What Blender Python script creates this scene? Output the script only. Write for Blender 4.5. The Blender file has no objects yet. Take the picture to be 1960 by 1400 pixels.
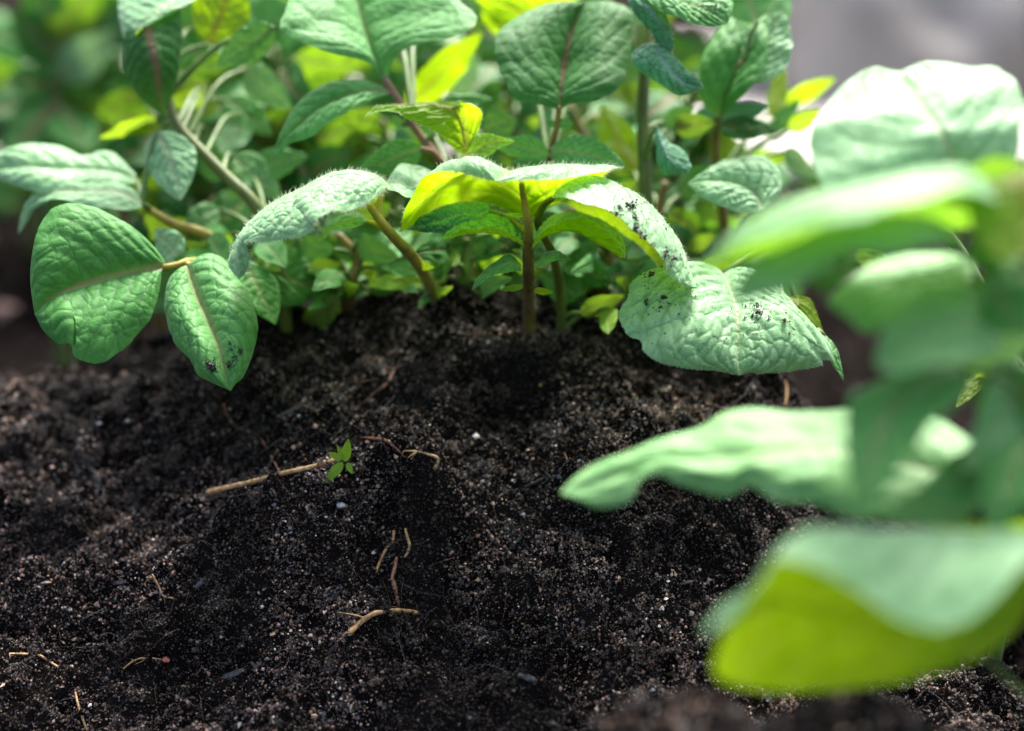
import bpy, math, random
import numpy as np
from mathutils import Vector
S = bpy.context.scene
COL = S.collection
R = math.radians
random.seed(7)
RNG = np.random.default_rng(7)

# ------------------------------------------------------------------ camera, sky, sun, exposure
PITCH = R(14.0); CAMZ = 0.20; FPX = 2900.0          # focal length in photo pixels (photo is 1960 wide)
cam = bpy.data.cameras.new("camera"); camo = bpy.data.objects.new("camera", cam); COL.objects.link(camo)
camo.location = (0, 0, CAMZ); camo.rotation_euler = (math.pi/2 - PITCH, 0, 0)
cam.sensor_width = 36.0; cam.lens = 36.0*FPX/1960.0
cam.clip_start = 0.01; cam.clip_end = 400
cam.dof.use_dof = True; cam.dof.focus_distance = 0.403; cam.dof.aperture_fstop = 4.2
S.camera = camo
SUN_EL, SUN_AZ = 61.0, 16.0                          # azimuth from +Y (ahead of the camera) towards +X
w = bpy.data.worlds.new("World"); S.world = w; w.use_nodes = True
nt = w.node_tree; bg = nt.nodes['Background']
sky = nt.nodes.new('ShaderNodeTexSky'); sky.sky_type = 'NISHITA'; sky.sun_disc = False
sky.sun_elevation = R(SUN_EL); sky.sun_rotation = R(SUN_AZ)
sky.air_density = 0.7; sky.dust_density = 6.0; sky.ozone_density = 0.5
nt.links.new(sky.outputs[0], bg.inputs[0]); bg.inputs[1].default_value = 0.15
sl = bpy.data.lights.new("sun", 'SUN'); sl.energy = 2.9; sl.angle = R(15); sl.color = (1.0, 0.985, 0.95)
so = bpy.data.objects.new("sun", sl); COL.objects.link(so)
sd = Vector((math.sin(R(SUN_AZ))*math.cos(R(SUN_EL)), math.cos(R(SUN_AZ))*math.cos(R(SUN_EL)), math.sin(R(SUN_EL))))
so.rotation_euler = sd.to_track_quat('Z', 'Y').to_euler(); so.location = (0, 1, 2)
S.view_settings.view_transform = 'Standard'; S.view_settings.look = 'None'
S.view_settings.exposure = 1.5; S.view_settings.gamma = 1.0
S.render.engine = 'CYCLES'
S.cycles.max_bounces = 8; S.cycles.transmission_bounces = 6; S.cycles.diffuse_bounces = 4
S.render.resolution_x = 1024; S.render.resolution_y = 731

# ------------------------------------------------------------------ helpers
FWD = np.array((0, math.cos(PITCH), -math.sin(PITCH))); UP = np.array((0, math.sin(PITCH), math.cos(PITCH)))
CAM = np.array((0, 0, CAMZ))
def P(x, y, d):
    return CAM + FWD*d + np.array((1., 0, 0))*((x-980)/FPX*d) + UP*((700-y)/FPX*d)

def hsh(ix, iy, iz, seed):
    h = (ix.astype(np.int64)*374761393 + iy.astype(np.int64)*668265263 + iz.astype(np.int64)*2147483647 + seed*1274126177) & 0xffffffff
    h = ((h ^ (h >> 13))*1274126177) & 0xffffffff
    h = ((h ^ (h >> 16))*2246822519) & 0xffffffff
    return ((h ^ (h >> 15)) & 0xffffff)/float(0xffffff)
def vnoise(x, y, seed=0, z=None):
    x0 = np.floor(x); y0 = np.floor(y); fx = x-x0; fy = y-y0
    fx = fx*fx*fx*(fx*(fx*6-15)+10); fy = fy*fy*fy*(fy*(fy*6-15)+10)
    o = np.zeros_like(x0)
    a = hsh(x0, y0, o, seed); b = hsh(x0+1, y0, o, seed); c = hsh(x0, y0+1, o, seed); d = hsh(x0+1, y0+1, o, seed)
    return (a*(1-fx)+b*fx)*(1-fy) + (c*(1-fx)+d*fx)*fy          # 0..1
def worley(x, y, seed=0):
    x0 = np.floor(x); y0 = np.floor(y); f1 = np.full(x.shape, 9.0); o = np.zeros_like(x0)
    for i in (-1, 0, 1):
        for j in (-1, 0, 1):
            cx = x0+i; cy = y0+j
            d = np.hypot(cx+hsh(cx, cy, o, seed)-x, cy+hsh(cx, cy, o, seed+5)-y)
            f1 = np.minimum(f1, d)
    return f1
def smooth(t):
    t = np.clip(t, 0, 1); return t*t*(3-2*t)

def mesh_obj(name, verts, faces, mat, parent=None, smooth_=True, attrs=None, mats=None):
    """verts in world coordinates; faces (n,k) array; stored relative to the parent's Empty"""
    verts = np.asarray(verts, dtype=np.float64)
    if parent is not None:
        p = parent
        while p.parent: p = p.parent
        verts = verts - np.array(p.location)
        org = None
    else:
        org = verts.mean(axis=0); verts = verts - org
    faces = np.asarray(faces, dtype=np.int32); n, k = faces.shape
    me = bpy.data.meshes.new(name)
    me.vertices.add(len(verts)); me.vertices.foreach_set('co', verts.astype(np.float32).ravel())
    me.loops.add(n*k); me.loops.foreach_set('vertex_index', faces.ravel())
    me.polygons.add(n); me.polygons.foreach_set('loop_start', np.arange(0, n*k, k, dtype=np.int32))
    me.polygons.foreach_set('loop_total', np.full(n, k, dtype=np.int32))
    me.polygons.foreach_set('use_smooth', np.full(n, smooth_, dtype=bool))
    me.update(calc_edges=True)
    for an, av in (attrs or {}).items():
        av = np.asarray(av, dtype=np.float32)
        if av.ndim == 1:
            a = me.attributes.new(an, 'FLOAT', 'POINT'); a.data.foreach_set('value', av)
        else:
            a = me.attributes.new(an, 'FLOAT_COLOR', 'POINT')
            a.data.foreach_set('color', np.c_[av, np.ones(len(av))].astype(np.float32).ravel())
    me.materials.append(mat)
    o = bpy.data.objects.new(name, me); COL.objects.link(o)
    if parent is not None: o.parent = parent
    else: o.location = org
    return o
def tag(o, label=None, cat=None, group=None, kind=None):
    if label: o['label'] = label
    if cat: o['category'] = cat
    if group: o['group'] = group
    if kind: o['kind'] = kind
    return o
def thing(name, loc, label, cat, group=None):
    o = bpy.data.objects.new(name, None); COL.objects.link(o); o.location = loc; o.empty_display_size = 0.01
    return tag(o, label, cat, group)

def spline(pts, n, par=None):
    """Catmull-Rom through the points, resampled to n samples evenly along the chord length"""
    p = np.asarray(pts, dtype=float)
    if len(p) == 2:
        t = np.linspace(0, 1, n)[:, None]; return p[0]*(1-t)+p[1]*t
    q = np.vstack([2*p[0]-p[1], p, 2*p[-1]-p[-2]])
    out = []
    for i in range(1, len(q)-2):
        a, b, c, d = q[i-1], q[i], q[i+1], q[i+2]
        for t in np.linspace(0, 1, 12, endpoint=False):
            out.append(0.5*((2*b)+(-a+c)*t+(2*a-5*b+4*c-d)*t*t+(-a+3*b-3*c+d)*t**3))
    out.append(p[-1]); out = np.array(out)
    s = np.r_[0, np.cumsum(np.linalg.norm(np.diff(out, axis=0), axis=1))]; s /= s[-1]
    t = np.linspace(0, 1, n)
    return np.c_[[np.interp(t, s, out[:, k]) for k in range(3)]].T

def tube(name, pts, rad, mat, parent, n=None, sides=8, wob=0.0, attrs=None, raw=False, cap=True):
    """tapered tube through world points; rad = list of radii (m)"""
    n = n or max(8, len(pts)*6)
    c = spline(pts, n); rr = np.interp(np.linspace(0, 1, n), np.linspace(0, 1, len(rad)), rad)
    t = np.gradient(c, axis=0); t /= np.linalg.norm(t, axis=1)[:, None]+1e-12
    ref = np.array((0.3, -1, 0.2)); v = []
    a0 = np.cross(t[0], ref); a0 /= np.linalg.norm(a0)
    for i in range(n):
        a0 = a0 - t[i]*np.dot(a0, t[i]); a0 /= np.linalg.norm(a0); b0 = np.cross(t[i], a0)
        for k in range(sides):
            th = 2*math.pi*k/sides
            r = rr[i]*(1 + wob*(random.random()-0.5)*2)
            v.append(c[i] + r*(math.cos(th)*a0+math.sin(th)*b0))
    f = [(i*sides+k, i*sides+(k+1) % sides, (i+1)*sides+(k+1) % sides, (i+1)*sides+k) for i in range(n-1) for k in range(sides)]
    if cap:
        v.append(c[0]-t[0]*rr[0]*0.4); v.append(c[-1]+t[-1]*rr[-1]*0.6); m = n*sides
        for k in range(sides):
            f.append((m, (k+1) % sides, k, k)); f.append((m+1, (n-1)*sides+k, (n-1)*sides+(k+1) % sides, (n-1)*sides+(k+1) % sides))
    v = np.array(v)
    if raw: return v, f, c
    # split the cap triangles out of the quad array by degenerate quads is unsafe: build with from_pydata
    p = parent
    org = np.zeros(3)
    if parent is not None:
        while p.parent: p = p.parent
        org = np.array(p.location)
    else: org = v.mean(axis=0)
    me = bpy.data.meshes.new(name)
    me.from_pydata([tuple(x) for x in (v-org)], [], [tuple(dict.fromkeys(q)) for q in f])
    me.polygons.foreach_set('use_smooth', [True]*len(me.polygons)); me.materials.append(mat); me.update()
    o = bpy.data.objects.new(name, me); COL.objects.link(o)
    if parent is not None: o.parent = parent
    else: o.location = org
    return o

# ------------------------------------------------------------------ materials
def mat_new(name):
    m = bpy.data.materials.new(name); m.use_nodes = True; nt = m.node_tree; nt.nodes.clear()
    out = nt.nodes.new('ShaderNodeOutputMaterial'); return m, nt, out
def node(nt, t, **kw):
    n = nt.nodes.new(t)
    for k, v in kw.items(): setattr(n, k, v)
    return n
def mixc(nt, fac, a, b, mode='MIX'):
    n = nt.nodes.new('ShaderNodeMix'); n.data_type = 'RGBA'; n.blend_type = mode
    for sock, val in ((n.inputs[0], fac), (n.inputs[6], a), (n.inputs[7], b)):
        if isinstance(val, bpy.types.NodeSocket): nt.links.new(val, sock)
        elif isinstance(val, (tuple, list)): sock.default_value = (*val, 1)
        else: sock.default_value = val
    return n.outputs[2]
def math_(nt, op, a, b=None, clamp=False):
    n = nt.nodes.new('ShaderNodeMath'); n.operation = op; n.use_clamp = clamp
    for s, v in ((n.inputs[0], a), (n.inputs[1], b)):
        if v is None: continue
        if isinstance(v, bpy.types.NodeSocket): nt.links.new(v, s)
        else: s.default_value = v
    return n.outputs[0]

def leaf_mat(name, top=(0.135, 0.27, 0.165), trans=(0.36, 0.52, 0.015), under=(0.15, 0.26, 0.06), rib=(0.30, 0.30, 0.14), tf=0.42, sheen=0.35, rough=0.46):
    m, nt, out = mat_new(name)
    tc = node(nt, 'ShaderNodeTexCoord')
    av = node(nt, 'ShaderNodeAttribute', attribute_name='vein'); ar = node(nt, 'ShaderNodeAttribute', attribute_name='rib')
    n1 = node(nt, 'ShaderNodeTexNoise'); n1.inputs['Scale'].default_value = 130; n1.inputs['Detail'].default_value = 4
    n2 = node(nt, 'ShaderNodeTexNoise'); n2.inputs['Scale'].default_value = 2200; n2.inputs['Detail'].default_value = 3
    for n in (n1, n2): nt.links.new(tc.outputs['Object'], n.inputs['Vector'])
    dk = tuple(c*k for c, k in zip(top, (0.62, 0.78, 0.62)))
    lt = tuple(c*k for c, k in zip(top, (1.35, 1.18, 1.25)))
    cr = node(nt, 'ShaderNodeMapRange'); nt.links.new(n1.outputs[0], cr.inputs[0]); cr.inputs[1].default_value = 0.3; cr.inputs[2].default_value = 0.7
    c = mixc(nt, cr.outputs[0], dk, lt)
    cr2 = node(nt, 'ShaderNodeMapRange'); nt.links.new(n2.outputs[0], cr2.inputs[0]); cr2.inputs[1].default_value = 0.35; cr2.inputs[2].default_value = 0.65
    c = mixc(nt, math_(nt, 'MULTIPLY', cr2.outputs[0], 0.35), c, tuple(min(1, x*1.7) for x in top))
    c = mixc(nt, math_(nt, 'MULTIPLY', av.outputs['Fac'], 0.75), c, tuple(a*k for a, k in zip(top, (0.42, 0.60, 0.42))))
    c = mixc(nt, ar.outputs['Fac'], c, rib)
    u = mixc(nt, cr.outputs[0], under, tuple(x*1.2 for x in under))
    u = mixc(nt, math_(nt, 'MULTIPLY', av.outputs['Fac'], 0.45), u, (0.42, 0.42, 0.10))
    u = mixc(nt, ar.outputs['Fac'], u, rib)
    geo = node(nt, 'ShaderNodeNewGeometry')
    base = mixc(nt, geo.outputs['Backfacing'], c, u)
    p = node(nt, 'ShaderNodeBsdfPrincipled'); nt.links.new(base, p.inputs['Base Color'])
    p.inputs['Roughness'].default_value = rough; p.inputs['Specular IOR Level'].default_value = 0.28
    fr = math_(nt, 'SUBTRACT', 1.0, geo.outputs['Backfacing'])
    nt.links.new(math_(nt, 'MULTIPLY', fr, sheen), p.inputs['Sheen Weight']); p.inputs['Sheen Roughness'].default_value = 0.45; p.inputs['Sheen Tint'].default_value = (0.82, 1, 0.86, 1)
    tr = node(nt, 'ShaderNodeBsdfTranslucent')
    tcol = mixc(nt, cr.outputs[0], tuple(x*0.75 for x in trans), trans)
    tcol = mixc(nt, math_(nt, 'MULTIPLY', av.outputs['Fac'], 0.4), tcol, (0.45, 0.55, 0.06))
    tcol = mixc(nt, math_(nt, 'MULTIPLY', ar.outputs['Fac'], 0.7), tcol, tuple(x*0.5 for x in rib))
    tcol = mixc(nt, fr, tcol, mixc(nt, 0.65, tcol, tuple(x*0.9 for x in top)))
    nt.links.new(tcol, tr.inputs['Color'])
    b = node(nt, 'ShaderNodeBump'); b.inputs['Strength'].default_value = 0.55; b.inputs['Distance'].default_value = 0.00025
    nt.links.new(n2.outputs[0], b.inputs['Height'])
    for q in (p, tr): nt.links.new(b.outputs[0], q.inputs['Normal'])
    mx = node(nt, 'ShaderNodeMixShader'); nt.links.new(math_(nt, 'SUBTRACT', tf, math_(nt, 'MULTIPLY', fr, tf*0.55)), mx.inputs[0])
    nt.links.new(p.outputs[0], mx.inputs[1]); nt.links.new(tr.outputs[0], mx.inputs[2]); nt.links.new(mx.outputs[0], out.inputs[0])
    return m
ML = {  # pale tops put the sky's bright sheen, and the hairs, into the colour
 'pale': leaf_mat('leaf_pale_green', top=(0.27, 0.51, 0.25), trans=(0.36, 0.60, 0.006), under=(0.16, 0.26, 0.04), rib=(0.36, 0.46, 0.24), tf=0.50, sheen=0.38),
 'two': leaf_mat('leaf_pale_top_lime_under', top=(0.27, 0.51, 0.25), trans=(0.40, 0.66, 0.002), under=(0.15, 0.28, 0.010), rib=(0.36, 0.30, 0.06), tf=0.66, sheen=0.38),
 'soft': leaf_mat('leaf_soft_green', top=(0.20, 0.43, 0.15), trans=(0.20, 0.48, 0.02), under=(0.11, 0.24, 0.03), rib=(0.30, 0.42, 0.18), tf=0.42, sheen=0.35),
 'mid': leaf_mat('leaf_mid_green', top=(0.10, 0.32, 0.075), trans=(0.26, 0.50, 0.01), rib=(0.26, 0.32, 0.12), tf=0.46, sheen=0.22, rough=0.52),
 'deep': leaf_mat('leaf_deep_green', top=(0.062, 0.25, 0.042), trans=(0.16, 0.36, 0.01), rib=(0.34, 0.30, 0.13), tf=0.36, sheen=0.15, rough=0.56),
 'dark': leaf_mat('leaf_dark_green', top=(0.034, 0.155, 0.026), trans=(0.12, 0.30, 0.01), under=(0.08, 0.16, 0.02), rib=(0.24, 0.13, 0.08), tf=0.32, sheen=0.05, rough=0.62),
 'teal': leaf_mat('leaf_blue_green', top=(0.07, 0.27, 0.12), trans=(0.16, 0.36, 0.02), rib=(0.14, 0.30, 0.20), tf=0.26, sheen=0.4),
 'lime': leaf_mat('leaf_lime_green', top=(0.26, 0.48, 0.035), trans=(0.40, 0.66, 0.002), under=(0.15, 0.28, 0.010), rib=(0.36, 0.28, 0.04), tf=0.66),
}
def stem_mat(name, c1, c2, tf=0.15):
    m, nt, out = mat_new(name)
    tc = node(nt, 'ShaderNodeTexCoord'); n1 = node(nt, 'ShaderNodeTexNoise'); n1.inputs['Scale'].default_value = 260; n1.inputs['Detail'].default_value = 5
    mp = node(nt, 'ShaderNodeMapping'); mp.inputs['Scale'].default_value = (1, 1, 0.2)
    nt.links.new(tc.outputs['Object'], mp.inputs[0]); nt.links.new(mp.outputs[0], n1.inputs['Vector'])
    cr = node(nt, 'ShaderNodeMapRange'); nt.links.new(n1.outputs[0], cr.inputs[0]); cr.inputs[1].default_value = 0.35; cr.inputs[2].default_value = 0.65
    c = mixc(nt, cr.outputs[0], c1, c2)
    p = node(nt, 'ShaderNodeBsdfPrincipled'); nt.links.new(c, p.inputs['Base Color']); p.inputs['Roughness'].default_value = 0.5
    p.inputs['Sheen Weight'].default_value = 0.08
    p.inputs['Subsurface Weight'].default_value = tf; p.inputs['Subsurface Radius'].default_value = (0.002, 0.002, 0.0005)
    b = node(nt, 'ShaderNodeBump'); b.inputs['Strength'].default_value = 0.4; b.inputs['Distance'].default_value = 0.0004
    nt.links.new(n1.outputs[0], b.inputs['Height']); nt.links.new(b.outputs[0], p.inputs['Normal'])
    nt.links.new(p.outputs[0], out.inputs[0]); return m
MS = {
 'olive': stem_mat('stem_olive', (0.07, 0.095, 0.010), (0.13, 0.18, 0.02)),
 'brown': stem_mat('stem_purple_brown', (0.13, 0.075, 0.016), (0.23, 0.17, 0.03)),
 'yellow': stem_mat('stem_yellow_green', (0.30, 0.23, 0.015), (0.40, 0.34, 0.03), 0.3),
 'pink': stem_mat('stem_pinkish', (0.22, 0.085, 0.065), (0.28, 0.16, 0.10), 0.2),
 'green': stem_mat('stem_green', (0.07, 0.14, 0.02), (0.13, 0.24, 0.04)),
}
def hair_mat():
    m, nt, out = mat_new('leaf_hair_white')
    d = node(nt, 'ShaderNodeBsdfDiffuse'); d.inputs[0].default_value = (0.62, 0.68, 0.60, 1)
    t = node(nt, 'ShaderNodeBsdfTranslucent'); t.inputs[0].default_value = (0.75, 0.78, 0.62, 1)
    mx = node(nt, 'ShaderNodeMixShader'); mx.inputs[0].default_value = 0.6
    nt.links.new(d.outputs[0], mx.inputs[1]); nt.links.new(t.outputs[0], mx.inputs[2]); nt.links.new(mx.outputs[0], out.inputs[0]); return m
M_HAIR = hair_mat()
def root_mat(name, c1, c2):
    m, nt, out = mat_new(name)
    tc = node(nt, 'ShaderNodeTexCoord'); n1 = node(nt, 'ShaderNodeTexNoise'); n1.inputs['Scale'].default_value = 900; n1.inputs['Detail'].default_value = 4
    nt.links.new(tc.outputs['Object'], n1.inputs['Vector'])
    cr = node(nt, 'ShaderNodeMapRange'); nt.links.new(n1.outputs[0], cr.inputs[0]); cr.inputs[1].default_value = 0.4; cr.inputs[2].default_value = 0.62
    c = mixc(nt, cr.outputs[0], c1, c2)
    p = node(nt, 'ShaderNodeBsdfPrincipled'); nt.links.new(c, p.inputs['Base Color']); p.inputs['Roughness'].default_value = 0.55
    b = node(nt, 'ShaderNodeBump'); b.inputs['Strength'].default_value = 0.7; b.inputs['Distance'].default_value = 0.0003
    nt.links.new(n1.outputs[0], b.inputs['Height']); nt.links.new(b.outputs[0], p.inputs['Normal'])
    nt.links.new(p.outputs[0], out.inputs[0]); return m
MR = {'tan': root_mat('root_tan', (0.40, 0.21, 0.08), (0.80, 0.50, 0.23)),
      'red': root_mat('root_red_brown', (0.16, 0.065, 0.04), (0.45, 0.20, 0.12)),
      'grey': root_mat('root_grey', (0.03, 0.025, 0.022), (0.12, 0.095, 0.08)),
      'slate': root_mat('wood_chip_dark', (0.010, 0.011, 0.013), (0.05, 0.058, 0.066)),
      'white': root_mat('mineral_white', (0.40, 0.38, 0.36), (0.72, 0.70, 0.66)),
      'rust': root_mat('dead_leaf_red', (0.22, 0.05, 0.03), (0.50, 0.13, 0.09)),
      'stone': root_mat('stone_pink_brown', (0.16, 0.085, 0.07), (0.30, 0.18, 0.15))}
def soil_mat(name, crumbs=False):
    m, nt, out = mat_new(name)
    tc = node(nt, 'ShaderNodeTexCoord')
    p = node(nt, 'ShaderNodeBsdfPrincipled')
    def nz(scale, det=6, rough=0.6):
        n = node(nt, 'ShaderNodeTexNoise'); n.inputs['Scale'].default_value = scale; n.inputs['Detail'].default_value = det; n.inputs['Roughness'].default_value = rough
        nt.links.new(tc.outputs['Object'], n.inputs['Vector']); return n.outputs[0]
    a = nz(60); b = nz(900); g = nz(2600, 3)
    if crumbs:
        at = node(nt, 'ShaderNodeAttribute', attribute_name='col'); c = at.outputs['Color']
        c = mixc(nt, 0.6, c, mixc(nt, b, (0.35, 0.33, 0.33), (1.35, 1.3, 1.25)), 'MULTIPLY')
        p.inputs['Roughness'].default_value = 0.36
    else:
        r1 = node(nt, 'ShaderNodeMapRange'); nt.links.new(a, r1.inputs[0]); r1.inputs[1].default_value = 0.35; r1.inputs[2].default_value = 0.65
        c = mixc(nt, r1.outputs[0], (0.004, 0.0033, 0.003), (0.013, 0.0105, 0.0095))
        r2 = node(nt, 'ShaderNodeMapRange'); nt.links.new(g, r2.inputs[0]); r2.inputs[1].default_value = 0.62; r2.inputs[2].default_value = 0.72
        c = mixc(nt, r2.outputs[0], c, (0.06, 0.04, 0.03))
        p.inputs['Roughness'].default_value = 0.62
    nt.links.new(c, p.inputs['Base Color']); p.inputs['Specular IOR Level'].default_value = 0.5 if crumbs else 0.06
    if not crumbs: p.inputs['IOR'].default_value = 1.02
    bm = node(nt, 'ShaderNodeBump'); bm.inputs['Strength'].default_value = 1.0; bm.inputs['Distance'].default_value = 0.0006
    nt.links.new(math_(nt, 'ADD', b, math_(nt, 'MULTIPLY', g, 0.5)), bm.inputs['Height']); nt.links.new(bm.outputs[0], p.inputs['Normal'])
    nt.links.new(p.outputs[0], out.inputs[0]); return m
M_SOIL = soil_mat('dark_soil'); M_CRUMB = soil_mat('soil_crumb_mix', True)

# ------------------------------------------------------------------ ground
def macro(x, y):
    hc = np.interp(x, [-0.6, -0.2, -0.155, -0.11, -0.07, -0.02, 0.03, 0.065, 0.085, 0.105, 0.135, 0.6],
                      [0.050, 0.060, 0.072, 0.083, 0.098, 0.109, 0.105, 0.094, 0.078, 0.05, 0.022, 0.015])
    yc = 0.447 + 0.05*np.clip(-x-0.02, 0, 0.3)
    t = np.clip((yc-y)/0.108, 0, 1); Sf = 1-(0.62*t+0.38*smooth(t))
    tb = np.clip((y-yc-0.02)/0.20, 0, 1); Sb = 1-smooth(tb)
    base = np.interp(y, [0.2, 0.36, 0.7, 1.2], [0.004, 0.008, 0.022, 0.0])
    hc = hc + 0.001
    z = base + (hc-base)*np.where(y < yc, Sf, Sb)
    h2 = np.interp(x, [-2, -0.12, 0.0, 0.15, 0.5, 2], [0.085, 0.085, 0.05, 0.03, 0.035, 0.035])
    z = z + h2*np.exp(-(np.abs(y-0.88)/0.12)**2.6)  # ridge added behind so that its near slope falls into its own shade
    # near ridge on the right, from which the foreground plants grow
    dx = np.clip((x-0.052)/0.035, 0, 1); dy = np.exp(-((y-0.20)/0.060)**2)
    z = z + 0.052*smooth(dx)*dy
    return z
BUMPS = []
def H(x, y, fine=True):
    near = np.exp(-np.clip(np.hypot(x, y-0.42)-0.35, 0, 9)/0.3)
    z = macro(x, y)
    x = x*1000.; y = y*1000.
    wx = x+6*(vnoise(x/14, y/14, 31)-.5); wy = y+6*(vnoise(x/14, y/14, 32)-.5)
    z = z + near*0.001*(9*(vnoise(wx/42, wy/36, 1)-.5) + 11*(vnoise(wx/19, wy/10, 2)-.5))
    z = z + near*0.001*8.0*(0.55-worley(wx/13, wy/7, 3))
    for bx, by, rx, ry, am in BUMPS:
        z = z + am*0.001*np.exp(-(((x-bx)/rx)**2+((y-by)/ry)**2))
    if fine:
        z = z + near*0.001*(3.8*(0.5-worley(wx/6.0, wy/4.0, 4)) + 1.5*(0.5-worley(x/2.3, y/1.7, 5)) + 0.7*(vnoise(x/1.0, y/0.8, 6)-.5))
    return z
def hit(px, py, lift=0.0):
    """first point of the soil seen at a photo pixel"""
    d = np.linspace(0.22, 1.4, 2400); q = CAM[None]+FWD[None]*d[:, None]+np.array((1., 0, 0))[None]*((px-980)/FPX*d)[:, None]+UP[None]*((700-py)/FPX*d)[:, None]
    i = np.argmax(H(q[:, 0], q[:, 1]) > q[:, 2]); p = q[i].copy(); p[2] += lift
    return p
_b = []
for px, py, rx, ry, am in [(930, 800, 16, 12, -6), (1115, 850, 8, 7, 5), (800, 975, 13, 6, 8), (820, 1110, 17, 6, -8), (590, 960, 22, 7, 3.5),
        (260, 960, 16, 8, -5), (1100, 1040, 22, 12, 4), (720, 1270, 14, 7, 3), (800, 1240, 7, 4, -4), (960, 1280, 14, 5, -6), (1040, 1350, 20, 7, 5),
        (300, 1265, 8, 5, 5), (270, 1340, 10, 5, -5), (620, 1130, 25, 6, -3), (480, 1000, 18, 6, 4), (1330, 740, 26, 10, -3), (350, 1080, 30, 8, 2),
        (80, 900, 18, 9, -4), (1250, 1130, 18, 10, -2.5), (560, 1360, 26, 6, 3)]:
    q = hit(px, py); _b.append((q[0]*1000, q[1]*1000, rx, ry, am))
BUMPS = _b

def axis(lo, hi, step, far_lo, far_hi, g=1.16):
    c = list(np.arange(lo, hi, step)); s = step; a = lo
    left = []
    while a > far_lo: s *= g; a -= s; left.append(a)
    s = step; a = c[-1]; right = []
    while a < far_hi: s *= g; a += s; right.append(a)
    return np.array(left[::-1]+c+right)
gx = axis(-0.19, 0.17, 0.0005, -60, 60); gy = axis(0.28, 0.53, 0.00042, -8, 150)
X, Y = np.meshgrid(gx, gy)
Z = H(X, Y)
nx, ny = len(gx), len(gy)
idx = np.arange(nx*ny).reshape(ny, nx)
F = np.c_[idx[:-1, :-1].ravel(), idx[:-1, 1:].ravel(), idx[1:, 1:].ravel(), idx[1:, :-1].ravel()]
g = mesh_obj('ground', np.c_[X.ravel(), Y.ravel(), Z.ravel()], F, M_SOIL); g['kind'] = 'structure'
g['label'] = 'dark crumbly garden soil heaped into a ridge'

# crumbs of soil: uncountable, one object
OCT_V = np.array([(1, 0, 0), (0, 1, 0), (-1, 0, 0), (0, -1, 0), (0, 0, 1), (0, 0, -1)], float)
OCT_F = np.array([(0, 1, 4), (1, 2, 4), (2, 3, 4), (3, 0, 4), (1, 0, 5), (2, 1, 5), (3, 2, 5), (0, 3, 5)])
def blobs(pos, size, rng, stretch=0.45):
    n = len(pos)
    V = OCT_V[None]*(1+0.55*(rng.random((n, 6, 1))-.5))
    V = V + 0.5*(rng.random((n, 6, 3))-.5)
    V = V*(1+stretch*(rng.random((n, 1, 3))*2-1))
    A = rng.normal(size=(n, 3, 3)); Q, _ = np.linalg.qr(A)
    V = np.einsum('nij,nvj->nvi', Q, V)*size[:, None, None] + pos[:, None, :]
    F_ = OCT_F[None]+6*np.arange(n)[:, None, None]
    return V.reshape(-1, 3), F_.reshape(-1, 3)
def tone_patches(cx, cy):  # lighter and darker patches of crumb colour, placed by noise
    a = vnoise(cx*1000/26+3, cy*1000/15, 71); b = vnoise(cx*1000/8, cy*1000/5, 72)
    return (0.35+1.5*smooth((a-0.25)/0.5))*(0.45+1.1*b)
def crumb_cols(n, rng):
    k = rng.random(n); c = np.empty((n, 3))
    c[:] = np.array((0.028, 0.021, 0.0175))*(0.5+rng.random((n, 1))*1.3)
    m = k < 0.20; c[m] = np.array((0.18, 0.110, 0.075))*(0.5+rng.random((m.sum(), 1)))
    m = (k >= 0.20) & (k < 0.30); c[m] = np.array((0.14, 0.142, 0.152))*(0.5+rng.random((m.sum(), 1)))
    m = (k >= 0.30) & (k < 0.41); c[m] = np.array((0.38, 0.26, 0.20))*(0.5+rng.random((m.sum(), 1)))
    m = (k >= 0.41) & (k < 0.428); c[m] = np.array((0.62, 0.56, 0.50))*(0.7+0.6*rng.random((m.sum(), 1)))
    return c
NC = 300000
cx = RNG.uniform(-0.185, 0.14, NC*4); cy = RNG.uniform(0.32, 0.50, NC*4)
e_ = 0.0006; area = np.sqrt(1+((H(cx+e_, cy, False)-H(cx-e_, cy, False))/(2*e_))**2+((H(cx, cy+e_, False)-H(cx, cy-e_, False))/(2*e_))**2)
dens = (0.45+vnoise(cx*1000/9, cy*1000/7, 11)*0.7)*(0.5+0.9*vnoise(cx*1000/3, cy*1000/2.4, 12))
k = RNG.random(NC*4) < np.clip(dens*area*0.22, 0, 1); cx = cx[k][:NC]; cy = cy[k][:NC]
sz = 0.00017*np.exp(RNG.normal(0, 0.52, len(cx))); sz = np.clip(sz, 0.00007, 0.0007)
pos = np.c_[cx, cy-sz*0.4, H(cx, cy)+sz*RNG.uniform(0, 0.9, len(cx))]
# crumbs caked together into aggregates
nk = 5200; kx = RNG.uniform(-0.17, 0.14, nk); ky = RNG.uniform(0.33, 0.46, nk); kk_ = vnoise(kx*1000/10, ky*1000/6, 77) > 0.52; kx = kx[kk_]; ky = ky[kk_]; nk = len(kx)
kr = 0.0012*np.exp(RNG.normal(0, 0.5, nk)); m_ = 60
ax_ = RNG.normal(0, 1, (nk, m_, 3)); ax_ /= np.linalg.norm(ax_, axis=2)[..., None]
ap = np.c_[kx, ky, H(kx, ky)+kr*0.25][:, None]+ax_*(kr*1.0)[:, None, None]*RNG.uniform(0.7, 1.1, (nk, m_, 1))
pos = np.vstack([pos, ap.reshape(-1, 3)]); sz = np.r_[sz, np.clip(np.repeat(kr, m_)*RNG.uniform(0.09, 0.24, nk*m_), 0, 0.00038)]; cx = pos[:, 0]
V, F_ = blobs(pos, sz, RNG); cc = np.repeat(crumb_cols(len(cx), RNG)*tone_patches(pos[:, 0], pos[:, 1])[:, None], 6, axis=0)
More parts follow.
